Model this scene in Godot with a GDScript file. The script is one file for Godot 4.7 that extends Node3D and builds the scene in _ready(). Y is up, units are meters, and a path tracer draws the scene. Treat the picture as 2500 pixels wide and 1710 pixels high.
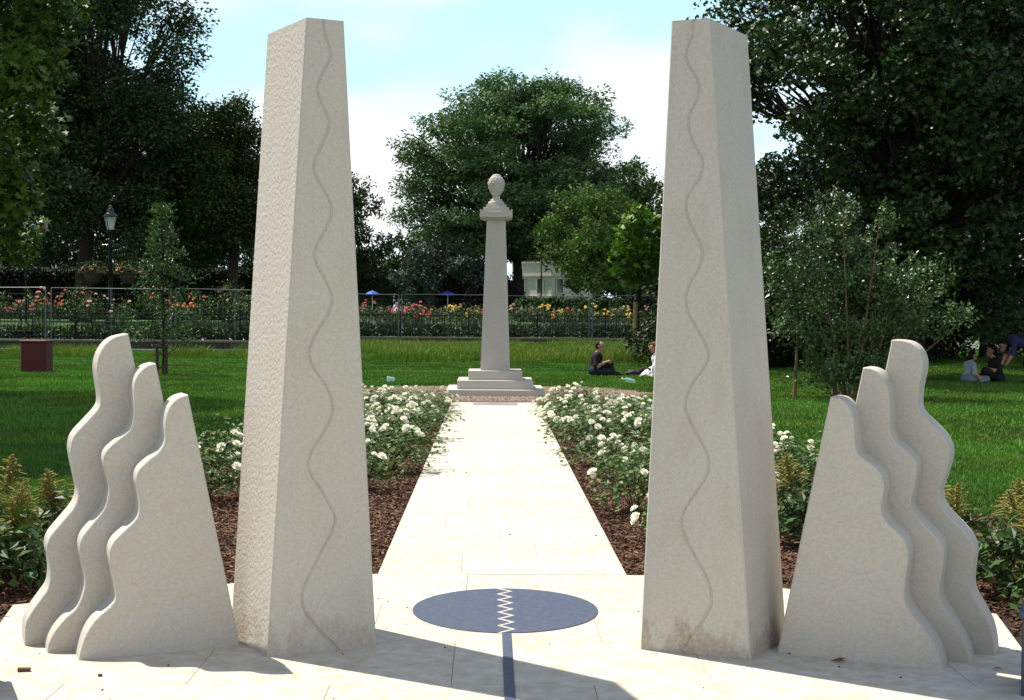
extends Node3D

# Metres, y up. The path runs along -z; "d" below is the distance ahead of the camera (z = -d).

var rng := RandomNumberGenerator.new()
var M := {}
var used := {}
var built := {}

func V(x: float, y: float, d: float) -> Vector3:
	return Vector3(x, y, -d)

func _ready() -> void:
	rng.seed = 7
	camera_and_light()
	materials()
	ground_sheets()
	terrace_and_path()
	memorial_obelisk()
	tall_pillar(true)
	tall_pillar(false)
	wave_sculpture(true)
	wave_sculpture(false)
	slate_plinths()
	fences()
	garden_beyond()
	big_trees()
	small_trees()
	rose_beds()
	plume_plants()
	people()
	small_things()
	grass()

# ------------------------------------------------------------------ camera, sky, sun

func camera_and_light() -> void:
	var cam := Camera3D.new()
	cam.name = "camera"
	cam.fov = 28.231
	cam.near = 0.05
	cam.far = 1200.0
	add_child(cam)
	cam.position = Vector3(-0.075, 1.5, 0.0)
	cam.rotation_degrees = Vector3(-1.5268, -0.9206, 0.4)
	cam.current = true

	var sun := DirectionalLight3D.new()
	sun.name = "sun"
	sun.light_energy = 1.6
	sun.light_color = Color(1.0, 0.965, 0.905)
	sun.light_angular_distance = 0.53
	sun.shadow_enabled = true
	add_child(sun)
	sun.look_at_from_position(Vector3.ZERO, Vector3(1.274, -2.76, 0.946), Vector3.UP)

	var env := Environment.new()
	env.background_mode = Environment.BG_SKY
	env.tonemap_mode = Environment.TONE_MAPPER_LINEAR
	env.tonemap_exposure = 1.7
	env.sdfgi_enabled = true
	env.ssao_enabled = true
	env.ssil_enabled = true
	var pano := PanoramaSkyMaterial.new()
	pano.panorama = sky_picture()
	var sky := Sky.new()
	sky.sky_material = pano
	env.sky = sky
	env.background_energy_multiplier = 1.0
	var we := WorldEnvironment.new()
	we.name = "environment"
	we.environment = env
	add_child(we)

func sky_picture() -> ImageTexture:
	var w := 1024
	var h := 512
	var im := Image.create(w, h, false, Image.FORMAT_RGBF)
	var n := FastNoiseLite.new()
	n.seed = 23
	n.noise_type = FastNoiseLite.TYPE_SIMPLEX_SMOOTH
	n.fractal_type = FastNoiseLite.FRACTAL_FBM
	n.fractal_octaves = 5
	n.frequency = 0.42
	var to_sun := Vector3(-1.274, 2.76, -0.946).normalized()
	for j in h:
		var el := PI * (0.5 - (j + 0.5) / h)
		for i in w:
			var az := TAU * (i + 0.5) / w - PI
			var dir := Vector3(cos(el) * sin(az), sin(el), -cos(el) * cos(az))
			var y := maxf(dir.y, 0.0)
			var c := Vector3(0.43, 0.68, 0.81).lerp(Vector3(0.035, 0.105, 0.33), smoothstep(0.08, 0.75, y))
			var near_sun := pow(maxf(dir.dot(to_sun), 0.0), 2.0)
			c = c.lerp(Vector3(0.83, 0.86, 0.86), near_sun * 0.3)
			var q := dir / (y + 0.16)
			var v := n.get_noise_3d(q.x * 1.3 + 4.0, q.z * 1.3, 0.0) + 0.12 + 0.19 * (1.0 - smoothstep(0.1, 0.5, y)) - 0.08 * smoothstep(0.5, 1.0, y)
			var cloud := smoothstep(-0.05, 0.42, v) * smoothstep(-0.02, 0.04, dir.y)
			c = c.lerp(Vector3.ONE * lerpf(0.88, 0.36, smoothstep(0.15, 0.7, y)), cloud * 0.9)
			if dir.y < 0.0:
				c = Vector3(0.22, 0.26, 0.2)
			im.set_pixel(i, j, Color(c.x, c.y, c.z))
	return ImageTexture.create_from_image(im)

# ------------------------------------------------------------------ materials

func lin(r: float, g: float, b: float) -> Color:
	return Color(r, g, b).linear_to_srgb()

func plain(called: String, r: float, g: float, b: float, rough := 0.8, spec := 0.4) -> StandardMaterial3D:
	var m := StandardMaterial3D.new()
	m.resource_name = called
	m.albedo_color = lin(r, g, b)
	m.roughness = rough
	m.metallic_specular = spec
	M[called] = m
	return m

func noise_tex(sd: int, freq: float, lo: Color, hi: Color, octaves := 5, size := 512, type := FastNoiseLite.TYPE_SIMPLEX_SMOOTH, mid := 0.5) -> NoiseTexture2D:
	var n := FastNoiseLite.new()
	n.seed = sd
	n.noise_type = type
	n.frequency = freq
	n.fractal_octaves = octaves
	n.fractal_gain = 0.62
	var t := NoiseTexture2D.new()
	t.width = size
	t.height = size
	t.seamless = true
	t.noise = n
	var g := Gradient.new()
	g.set_color(0, lo)
	g.set_color(1, hi)
	g.add_point(mid, lo.lerp(hi, 0.5))
	t.color_ramp = g
	return t

func normal_tex(sd: int, freq: float, strength: float, octaves := 4, type := FastNoiseLite.TYPE_SIMPLEX_SMOOTH) -> NoiseTexture2D:
	var n := FastNoiseLite.new()
	n.seed = sd
	n.noise_type = type
	n.frequency = freq
	n.fractal_octaves = octaves
	var t := NoiseTexture2D.new()
	t.width = 512
	t.height = 512
	t.seamless = true
	t.as_normal_map = true
	t.bump_strength = strength
	t.noise = n
	return t

func textured(called: String, tex: Texture2D, scale: float, r := 1.0, g := 1.0, b := 1.0, rough := 0.85, ntex: Texture2D = null, nscale := 1.0) -> StandardMaterial3D:
	var m := plain(called, r, g, b, rough, 0.35)
	m.albedo_texture = tex
	m.uv1_triplanar = true
	m.uv1_world_triplanar = true
	m.uv1_scale = Vector3.ONE * scale
	m.uv1_triplanar_sharpness = 6.0
	if ntex:
		m.normal_enabled = true
		m.normal_texture = ntex
		m.normal_scale = nscale
	return m

func leafy(called: String, r: float, g: float, b: float, rough := 0.45, back := 0.5, spec := 0.5) -> StandardMaterial3D:
	var m := plain(called, r * 0.72, g * 0.72, b * 0.72, rough, spec)
	m.vertex_color_use_as_albedo = true
	m.backlight_enabled = true
	m.backlight = Color(0.75 * back, 1.0 * back, 0.25 * back)
	m.cull_mode = BaseMaterial3D.CULL_DISABLED
	return m

func materials() -> void:
	var speck := noise_tex(3, 0.035, Color(0.88, 0.86, 0.83), Color(1.0, 0.99, 0.98), 6)
	speck.noise.frequency = 0.06
	speck.noise.fractal_gain = 0.8
	var blot := noise_tex(11, 0.012, Color(0.86, 0.82, 0.74), Color(1.0, 1.0, 0.99), 6)
	var grain := normal_tex(5, 0.16, 2.2, 3)
	var tool_marks := normal_tex(9, 0.12, 3.6, 4, FastNoiseLite.TYPE_VALUE_CUBIC)
	textured("stone", speck, 1.5, 0.52, 0.502, 0.47, 0.9, grain, 0.45)
	textured("stone_tooled", speck, 1.5, 0.53, 0.505, 0.468, 0.92, tool_marks, 0.5)
	textured("stone_light", speck, 2.3, 0.50, 0.487, 0.465, 0.9, grain, 0.3)
	# warm mottling of the bed of the stone
	var wn := FastNoiseLite.new()
	wn.seed = 51
	wn.frequency = 0.02
	wn.fractal_octaves = 6
	wn.fractal_gain = 0.65
	var wi := wn.get_seamless_image(512, 512)
	wi.convert(Image.FORMAT_RGBA8)
	for j in 512:
		for i in 512:
			var v := wi.get_pixel(i, j).r
			wi.set_pixel(i, j, Color(0.70, 0.62, 0.50, smoothstep(0.5, 0.85, v) * 0.34) if v > 0.5 else Color(0.60, 0.60, 0.60, smoothstep(0.5, 0.15, v) * 0.30))
	var mottle := ImageTexture.create_from_image(wi)
	for nm in ["stone", "stone_tooled", "stone_light"]:
		var sm: StandardMaterial3D = M[nm]
		sm.detail_enabled = true
		sm.detail_albedo = mottle
		sm.detail_uv_layer = BaseMaterial3D.DETAIL_UV_2
		sm.detail_blend_mode = BaseMaterial3D.BLEND_MODE_MIX
		sm.uv2_triplanar = true
		sm.uv2_world_triplanar = true
		sm.uv2_scale = Vector3(0.9, 1.5, 0.9)
	for k in 4:
		var tints := [[0.55, 0.536, 0.49], [0.56, 0.55, 0.512], [0.54, 0.522, 0.47], [0.555, 0.543, 0.508]]
		var t: Array = tints[k]
		textured("paving_%d" % k, blot, 0.9 + 0.17 * k, t[0], t[1], t[2], 0.75, grain, 0.15)
	textured("mortar", speck, 3.0, 0.48, 0.45, 0.40)
	textured("slate", noise_tex(21, 0.02, Color(0.72, 0.76, 0.84), Color(1, 1, 1), 5), 2.2, 0.072, 0.086, 0.125, 0.6, grain, 0.15)
	textured("slate_dark", noise_tex(22, 0.02, Color(0.72, 0.76, 0.84), Color(1, 1, 1), 5), 2.2, 0.07, 0.08, 0.11, 0.55)
	textured("lawn", noise_tex(31, 0.03, Color(0.55, 0.6, 0.5), Color(1, 1, 1), 5), 0.8, 0.05, 0.10, 0.02, 0.9)
	textured("garden_turf", noise_tex(32, 0.02, Color(0.5, 0.6, 0.5), Color(1, 1, 0.9), 5), 0.35, 0.06, 0.13, 0.022, 0.9)
	textured("earth", noise_tex(33, 0.04, Color(0.5, 0.45, 0.4), Color(1, 1, 1), 5), 1.4, 0.055, 0.035, 0.024, 0.95)
	textured("gravel_base", noise_tex(34, 0.09, Color(0.45, 0.42, 0.4), Color(1, 0.98, 0.95), 3), 1.6, 0.30, 0.235, 0.17, 0.95)
	textured("garden_path", noise_tex(35, 0.05, Color(0.75, 0.72, 0.7), Color(1, 1, 1), 4), 0.8, 0.40, 0.36, 0.34, 0.9)
	textured("bark", noise_tex(41, 0.03, Color(0.4, 0.38, 0.35), Color(1, 1, 1), 5), 1.1, 0.055, 0.045, 0.036, 0.95)
	textured("bark_pale", noise_tex(42, 0.03, Color(0.5, 0.45, 0.4), Color(1, 1, 1), 5), 2.5, 0.30, 0.20, 0.12, 0.9)
	textured("old_wall", noise_tex(43, 0.03, Color(0.5, 0.48, 0.46), Color(1, 1, 1), 5), 1.2, 0.10, 0.085, 0.07, 0.95)
	textured("kerb_stone", speck, 1.2, 0.17, 0.16, 0.145, 0.9)
	textured("house_render", blot, 0.4, 0.70, 0.69, 0.66, 0.9)
	textured("brick_brown", noise_tex(44, 0.06, Color(0.6, 0.55, 0.5), Color(1, 1, 1), 4), 0.5, 0.10, 0.06, 0.045, 0.95)
	textured("stake_wood", noise_tex(45, 0.03, Color(0.7, 0.65, 0.55), Color(1, 1, 1), 4), 3.0, 0.38, 0.30, 0.13, 0.85)
	textured("slate_pale", blot, 2.0, 0.24, 0.26, 0.33, 0.5)
	plain("dark_wood", 0.045, 0.038, 0.03, 0.85)
	plain("galvanised", 0.085, 0.115, 0.135, 0.45, 0.5).metallic = 0.4
	plain("black_iron", 0.008, 0.008, 0.010, 0.5, 0.28)
	plain("black_gloss", 0.008, 0.008, 0.011, 0.18, 0.6)
	plain("bin_red", 0.075, 0.007, 0.009, 0.6)
	plain("white_paint", 0.72, 0.72, 0.72, 0.45)
	plain("grey_paint", 0.17, 0.18, 0.20, 0.5)
	plain("red_paint", 0.45, 0.04, 0.03, 0.5)
	plain("blue_cloth", 0.035, 0.09, 0.50, 0.7)
	plain("blue_metal", 0.03, 0.06, 0.16, 0.35)
	plain("dark_metal", 0.03, 0.03, 0.04, 0.6)
	plain("window_glass", 0.03, 0.035, 0.04, 0.08, 0.6)
	plain("strap", 0.015, 0.015, 0.015, 0.7)
	plain("bag_white", 0.78, 0.78, 0.77, 0.6)
	plain("bag_black", 0.02, 0.02, 0.024, 0.7)
	plain("food_brown", 0.30, 0.14, 0.06, 0.7)
	plain("leaf_litter", 0.12, 0.06, 0.03, 0.8)
	var gl := plain("lantern_glass", 0.75, 0.82, 0.80, 0.12, 0.5)
	gl.transparency = BaseMaterial3D.TRANSPARENCY_ALPHA
	gl.albedo_color.a = 0.35
	var pl := plain("bottle_plastic", 0.55, 0.75, 0.72, 0.1, 0.5)
	pl.transparency = BaseMaterial3D.TRANSPARENCY_ALPHA
	pl.albedo_color.a = 0.45
	leafy("foliage", 1, 1, 1, 0.45, 0.55, 0.28)
	leafy("foliage_gloss", 1.1, 1.15, 1.05, 0.38, 0.5, 0.42)
	leafy("foliage_far", 1, 1, 1, 0.55, 0.5, 0.22)
	leafy("grass_blades", 2.2, 2.1, 1.5, 0.5, 0.7, 0.28)
	var petal := plain("petals", 1, 1, 1, 0.7, 0.3)
	petal.vertex_color_use_as_albedo = true
	petal.backlight_enabled = true
	petal.backlight = Color(0.5, 0.5, 0.5)
	for fl in [["petal_white", 0.83, 0.82, 0.68], ["petal_red", 0.62, 0.03, 0.03], ["petal_pink", 0.80, 0.30, 0.33], ["petal_yellow", 0.85, 0.62, 0.05], ["petal_orange", 0.80, 0.22, 0.04], ["petal_coral", 0.75, 0.10, 0.12], ["petal_blush", 0.82, 0.55, 0.48]]:
		var pm := plain(fl[0], fl[1], fl[2], fl[3], 0.7, 0.3)
		pm.backlight_enabled = true
		pm.backlight = Color(0.5, 0.5, 0.5)
	var vc := plain("tinted", 1, 1, 1, 0.85, 0.35)
	vc.vertex_color_use_as_albedo = true
	var cl := plain("cloth_and_skin", 1, 1, 1, 0.8, 0.3)
	cl.vertex_color_use_as_albedo = true

# ------------------------------------------------------------------ naming and meshes

func numbered(called: String) -> String:
	if not used.has(called):
		used[called] = 0
		return called
	used[called] += 1
	return "%s_%03d" % [called, used[called]]

func thing(called: String, label: String, category: String, at := Vector3.ZERO, group := "") -> Node3D:
	var o := Node3D.new()
	o.name = numbered(called)
	add_child(o)
	o.position = at
	o.set_meta("label", label)
	o.set_meta("category", category)
	if group != "":
		o.set_meta("group", group)
	return o

func tag(o: Node, label: String, category: String, group := "") -> void:
	o.set_meta("label", label)
	o.set_meta("category", category)
	if group != "":
		o.set_meta("group", group)

func mi(called: String, mesh: Mesh, m: Material, parent: Node3D = null, at := Vector3.ZERO, turn := Basis()) -> MeshInstance3D:
	var o := MeshInstance3D.new()
	o.mesh = mesh
	o.material_override = m
	o.transform = Transform3D(turn, at)
	if parent:
		o.name = called
		parent.add_child(o, true)
	else:
		o.name = numbered(called)
		add_child(o)
	return o

func new_st() -> SurfaceTool:
	var st := SurfaceTool.new()
	st.begin(Mesh.PRIMITIVE_TRIANGLES)
	st.set_smooth_group(-1)
	return st

func done(st: SurfaceTool) -> ArrayMesh:
	st.generate_normals()
	return st.commit()

# corners counter-clockwise seen from outside
func tri(st: SurfaceTool, a: Vector3, b: Vector3, c: Vector3) -> void:
	st.add_vertex(a)
	st.add_vertex(c)
	st.add_vertex(b)

func quad(st: SurfaceTool, a: Vector3, b: Vector3, c: Vector3, d: Vector3) -> void:
	tri(st, a, b, c)
	tri(st, a, c, d)

func box(st: SurfaceTool, c: Vector3, s: Vector3, bev := 0.0, turn := Basis()) -> void:
	# a box with chamfered top and vertical edges
	var h := s * 0.5
	var b := minf(bev, minf(h.x, minf(h.y, h.z)) * 0.9)
	var rings := []
	var ys := [[-h.y, 0.0], [h.y - b, 0.0], [h.y, b]] if b > 0.0 else [[-h.y, 0.0], [h.y, 0.0]]
	for r in ys:
		var i: float = r[1]
		var x := h.x - i
		var z := h.z - i
		var ring := []
		if b > 0.0:
			for p in [[x - b, z], [x, z - b], [x, -z + b], [x - b, -z], [-x + b, -z], [-x, -z + b], [-x, z - b], [-x + b, z]]:
				ring.append(c + turn * Vector3(p[0], r[0], p[1]))
		else:
			for p in [[x, z], [x, -z], [-x, -z], [-x, z]]:
				ring.append(c + turn * Vector3(p[0], r[0], p[1]))
		rings.append(ring)
	var n: int = rings[0].size()
	for k in rings.size() - 1:
		for i in n:
			var j := (i + 1) % n
			quad(st, rings[k][i], rings[k][j], rings[k + 1][j], rings[k + 1][i])
	var top: Array = rings[rings.size() - 1]
	var bot: Array = rings[0]
	for i in range(1, n - 1):
		tri(st, top[0], top[i], top[i + 1])
		tri(st, bot[0], bot[i + 1], bot[i])

func box_mesh(s: Vector3, bev := 0.0, c := Vector3.ZERO) -> ArrayMesh:
	var st := new_st()
	box(st, c, s, bev)
	return done(st)

func tube(st: SurfaceTool, pts: Array, radii: Array, sides := 6, cap := true) -> void:
	st.set_smooth_group(0)
	var rings := []
	var side := Vector3.RIGHT
	for i in pts.size():
		var p: Vector3 = pts[i]
		var t: Vector3 = (pts[mini(i + 1, pts.size() - 1)] - pts[maxi(i - 1, 0)]).normalized()
		side = side - t * side.dot(t)
		if side.length() < 0.05:
			side = Vector3.FORWARD - t * Vector3.FORWARD.dot(t)
		side = side.normalized()
		var other := t.cross(side)
		var ring := []
		for k in sides:
			var a := TAU * k / sides
			ring.append(p + (side * cos(a) + other * sin(a)) * float(radii[mini(i, radii.size() - 1)]))
		rings.append(ring)
	for i in pts.size() - 1:
		for k in sides:
			var j := (k + 1) % sides
			quad(st, rings[i][k], rings[i][j], rings[i + 1][j], rings[i + 1][k])
	st.set_smooth_group(-1)
	if cap:
		for k in range(1, sides - 1):
			var e: Array = rings[rings.size() - 1]
			tri(st, e[0], e[k], e[k + 1])
			tri(st, rings[0][0], rings[0][k + 1], rings[0][k])

func lathe(st: SurfaceTool, prof: Array, sides := 24, c := Vector3.ZERO, smooth := true) -> void:
	# profile of (radius, y) from the bottom up
	st.set_smooth_group(0 if smooth else -1)
	for i in prof.size() - 1:
		var p: Vector2 = prof[i]
		var q: Vector2 = prof[i + 1]
		for k in sides:
			var a := TAU * k / sides
			var b := TAU * (k + 1) / sides
			var pa := c + Vector3(cos(a) * p.x, p.y, -sin(a) * p.x)
			var pb := c + Vector3(cos(b) * p.x, p.y, -sin(b) * p.x)
			var qa := c + Vector3(cos(a) * q.x, q.y, -sin(a) * q.x)
			var qb := c + Vector3(cos(b) * q.x, q.y, -sin(b) * q.x)
			if p.x > 1e-5:
				tri(st, pa, pb, qb)
			if q.x > 1e-5:
				tri(st, pa, qb, qa)
	st.set_smooth_group(-1)

func scatter(called: String, mesh: Mesh, m: Material, xf: Array, cols: Array, parent: Node3D = null) -> MultiMeshInstance3D:
	var mm := MultiMesh.new()
	mm.transform_format = MultiMesh.TRANSFORM_3D
	mm.use_colors = true
	mm.mesh = mesh
	mm.instance_count = xf.size()
	for i in xf.size():
		mm.set_instance_transform(i, xf[i])
		mm.set_instance_color(i, cols[i])
	var o := MultiMeshInstance3D.new()
	o.multimesh = mm
	o.material_override = m
	o.set_meta("kind", "stuff")
	if parent:
		o.name = called
		parent.add_child(o, true)
	else:
		o.name = numbered(called)
		add_child(o)
	return o

func sphere_dir() -> Vector3:
	var z := rng.randf_range(-1.0, 1.0)
	var a := rng.randf() * TAU
	var r := sqrt(1.0 - z * z)
	return Vector3(r * cos(a), z, r * sin(a))

func rand_basis(tilt: float) -> Basis:
	return Basis(Vector3.UP, rng.randf() * TAU) * Basis(Vector3(cos(rng.randf() * TAU), 0.0, sin(rng.randf() * TAU)).normalized(), rng.randf_range(-tilt, tilt))

func spline(pts: Array, steps: int) -> Array:
	var out := []
	var n := pts.size()
	for i in n - 1:
		var p0: Vector2 = pts[maxi(i - 1, 0)]
		var p1: Vector2 = pts[i]
		var p2: Vector2 = pts[i + 1]
		var p3: Vector2 = pts[mini(i + 2, n - 1)]
		for k in steps:
			out.append(p1.cubic_interpolate(p2, p0, p3, float(k) / steps))
	out.append(pts[n - 1])
	return out

func sheet(called: String, poly: PackedVector2Array, y: float, m: Material, kind := "structure", parent: Node3D = null) -> MeshInstance3D:
	# a flat sheet over a plan polygon of (x, d)
	var st := new_st()
	var idx := Geometry2D.triangulate_polygon(poly)
	for i in range(0, idx.size(), 3):
		var a := poly[idx[i]]
		var b := poly[idx[i + 1]]
		var c := poly[idx[i + 2]]
		if (b - a).cross(c - a) < 0.0:
			var t := b
			b = c
			c = t
		tri(st, V(a.x, y, a.y), V(b.x, y, b.y), V(c.x, y, c.y))
	var o := mi(called, done(st), m, parent)
	if not parent:
		o.set_meta("kind", kind)
	return o

func slab_mesh(poly: PackedVector2Array, y0: float, y1: float, bev: float) -> ArrayMesh:
	# an upright prism over a plan polygon (x, d), its top edge chamfered
	var p := poly
	if not Geometry2D.is_polygon_clockwise(p):
		pass
	else:
		p = poly.duplicate()
		p.reverse()
	var st := new_st()
	var ins := PackedVector2Array()
	var n := p.size()
	for i in n:
		var e0 := (p[i] - p[(i + n - 1) % n]).normalized()
		var e1 := (p[(i + 1) % n] - p[i]).normalized()
		var nn := (Vector2(-e0.y, e0.x) + Vector2(-e1.y, e1.x)).normalized()
		var cosh_ := maxf(nn.dot(Vector2(-e0.y, e0.x)), 0.35)
		ins.append(p[i] + nn * bev / cosh_)
	for i in n:
		var j := (i + 1) % n
		quad(st, V(p[i].x, y0, p[i].y), V(p[j].x, y0, p[j].y), V(p[j].x, y1 - bev, p[j].y), V(p[i].x, y1 - bev, p[i].y))
		quad(st, V(p[i].x, y1 - bev, p[i].y), V(p[j].x, y1 - bev, p[j].y), V(ins[j].x, y1, ins[j].y), V(ins[i].x, y1, ins[i].y))
	var idx := Geometry2D.triangulate_polygon(ins)
	for i in range(0, idx.size(), 3):
		var a := ins[idx[i]]
		var b := ins[idx[i + 1]]
		var c := ins[idx[i + 2]]
		if (b - a).cross(c - a) < 0.0:
			var t := b
			b = c
			c = t
		tri(st, V(a.x, y1, a.y), V(b.x, y1, b.y), V(c.x, y1, c.y))
	return done(st)

# ------------------------------------------------------------------ the ground

func lawn_y(x: float, d: float) -> float:
	return 0.18 * smoothstep(34.0, 42.0, d) - 0.02

func rail_d(x: float) -> float:
	return lerpf(46.0, 55.0, smoothstep(-8.0, -5.0, x))

func fence_d(x: float) -> float:
	return lerpf(42.5, 52.0, smoothstep(-8.0, -5.0, x))

func garden_y(x: float, d: float) -> float:
	return lerpf(0.5, 1.0, clampf((d - rail_d(x)) / 7.0, 0.0, 1.0))

func height_sheet(called: String, xs: Array, ds: Array, f: Callable, m: Material) -> void:
	var st := new_st()
	st.set_smooth_group(0)
	for i in xs.size() - 1:
		for j in ds.size() - 1:
			var x0: float = xs[i]
			var x1: float = xs[i + 1]
			var a: Vector3 = f.call(x0, ds[j])
			var b: Vector3 = f.call(x1, ds[j])
			var c: Vector3 = f.call(x1, ds[j + 1])
			var e: Vector3 = f.call(x0, ds[j + 1])
			quad(st, a, b, c, e)
	var o := mi(called, done(st), m)
	o.set_meta("kind", "structure")

func spread(a: float, b: float, n: int) -> Array:
	var out := []
	for i in n + 1:
		out.append(lerpf(a, b, float(i) / n))
	return out

var terrace_poly := PackedVector2Array([Vector2(-0.98, 7.84), Vector2(-2.46, 6.98), Vector2(-2.12, 5.2), Vector2(-3.6, 4.4), Vector2(-3.6, -3.0), Vector2(3.6, -3.0), Vector2(3.6, 4.4), Vector2(2.12, 5.2), Vector2(2.46, 6.85), Vector2(0.98, 7.84)])

func ground_sheets() -> void:
	height_sheet("lawn", [-60.0, -30.0, -20.0, -12.0] + spread(-9.0, -4.0, 10) + [0.0, 6.0, 12.0, 20.0, 30.0, 60.0], spread(0.0, 1.0, 40),
		func(x: float, t: float) -> Vector3:
			var d := lerpf(-8.0, rail_d(x) + 0.05, t)
			return V(x, lawn_y(x, d), d), M.lawn)
	height_sheet("garden_ground", [-300.0, -100.0, -40.0, -20.0, -12.0] + spread(-9.0, -4.0, 10) + [0.0, 6.0, 12.0, 20.0, 40.0, 100.0, 300.0], [0.0, 2.0, 4.0, 7.0, 12.0, 30.0, 100.0, 300.0, 700.0],
		func(x: float, t: float) -> Vector3:
			var d := rail_d(x) + t
			return V(x, garden_y(x, d), d), M.garden_turf)
	# gravel round the obelisk
	var ring := PackedVector2Array()
	for k in 48:
		var a := TAU * k / 48.0
		ring.append(Vector2(0.03 + cos(a) * 3.1, 25.88 + sin(a) * 2.95))
	sheet("gravel_bed", ring, -0.008, M.gravel_base)
	# planting beds of bark mulch either side of the path
	sheet("mulch_bed_left", PackedVector2Array([Vector2(-0.69, 7.7), Vector2(-0.69, 23.0), Vector2(-2.05, 23.0), Vector2(-2.5, 17.0), Vector2(-3.0, 12.5), Vector2(-3.6, 9.2), Vector2(-4.4, 8.2), Vector2(-4.4, 5.4), Vector2(-2.2, 5.4)]), -0.012, M.earth)
	sheet("mulch_bed_right", PackedVector2Array([Vector2(0.70, 7.7), Vector2(2.2, 5.4), Vector2(4.4, 5.4), Vector2(4.4, 8.0), Vector2(3.6, 9.0), Vector2(3.2, 12.5), Vector2(2.7, 17.0), Vector2(2.35, 23.0), Vector2(0.70, 23.0)]), -0.012, M.earth)

func in_bed(x: float, d: float) -> bool:
	var ax := absf(x)
	if d < 7.7 or d > 23.0:
		return d > 5.4 and d <= 7.7 and ax < 4.4 and not in_terrace(x, d)
	var outer := 0.0
	var s := 0.15 if x > 0 else 0.0
	if d < 9.2:
		outer = 4.0
	elif d < 12.5:
		outer = lerpf(3.6, 3.0 + s, (d - 9.2) / 3.3)
	elif d < 17.0:
		outer = lerpf(3.0 + s, 2.5 + s, (d - 12.5) / 4.5)
	else:
		outer = lerpf(2.5 + s, 2.05 + 2.0 * s, (d - 17.0) / 6.0)
	return ax > 0.70 and ax < outer

func in_gravel(x: float, d: float) -> bool:
	return Vector2((x - 0.03) / 3.1, (d - 25.88) / 2.95).length() < 1.0

func in_terrace(x: float, d: float) -> bool:
	return Geometry2D.is_point_in_polygon(Vector2(x, d), terrace_poly) or (absf(x) < 0.75 and d > 7.0 and d < 23.1)

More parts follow.
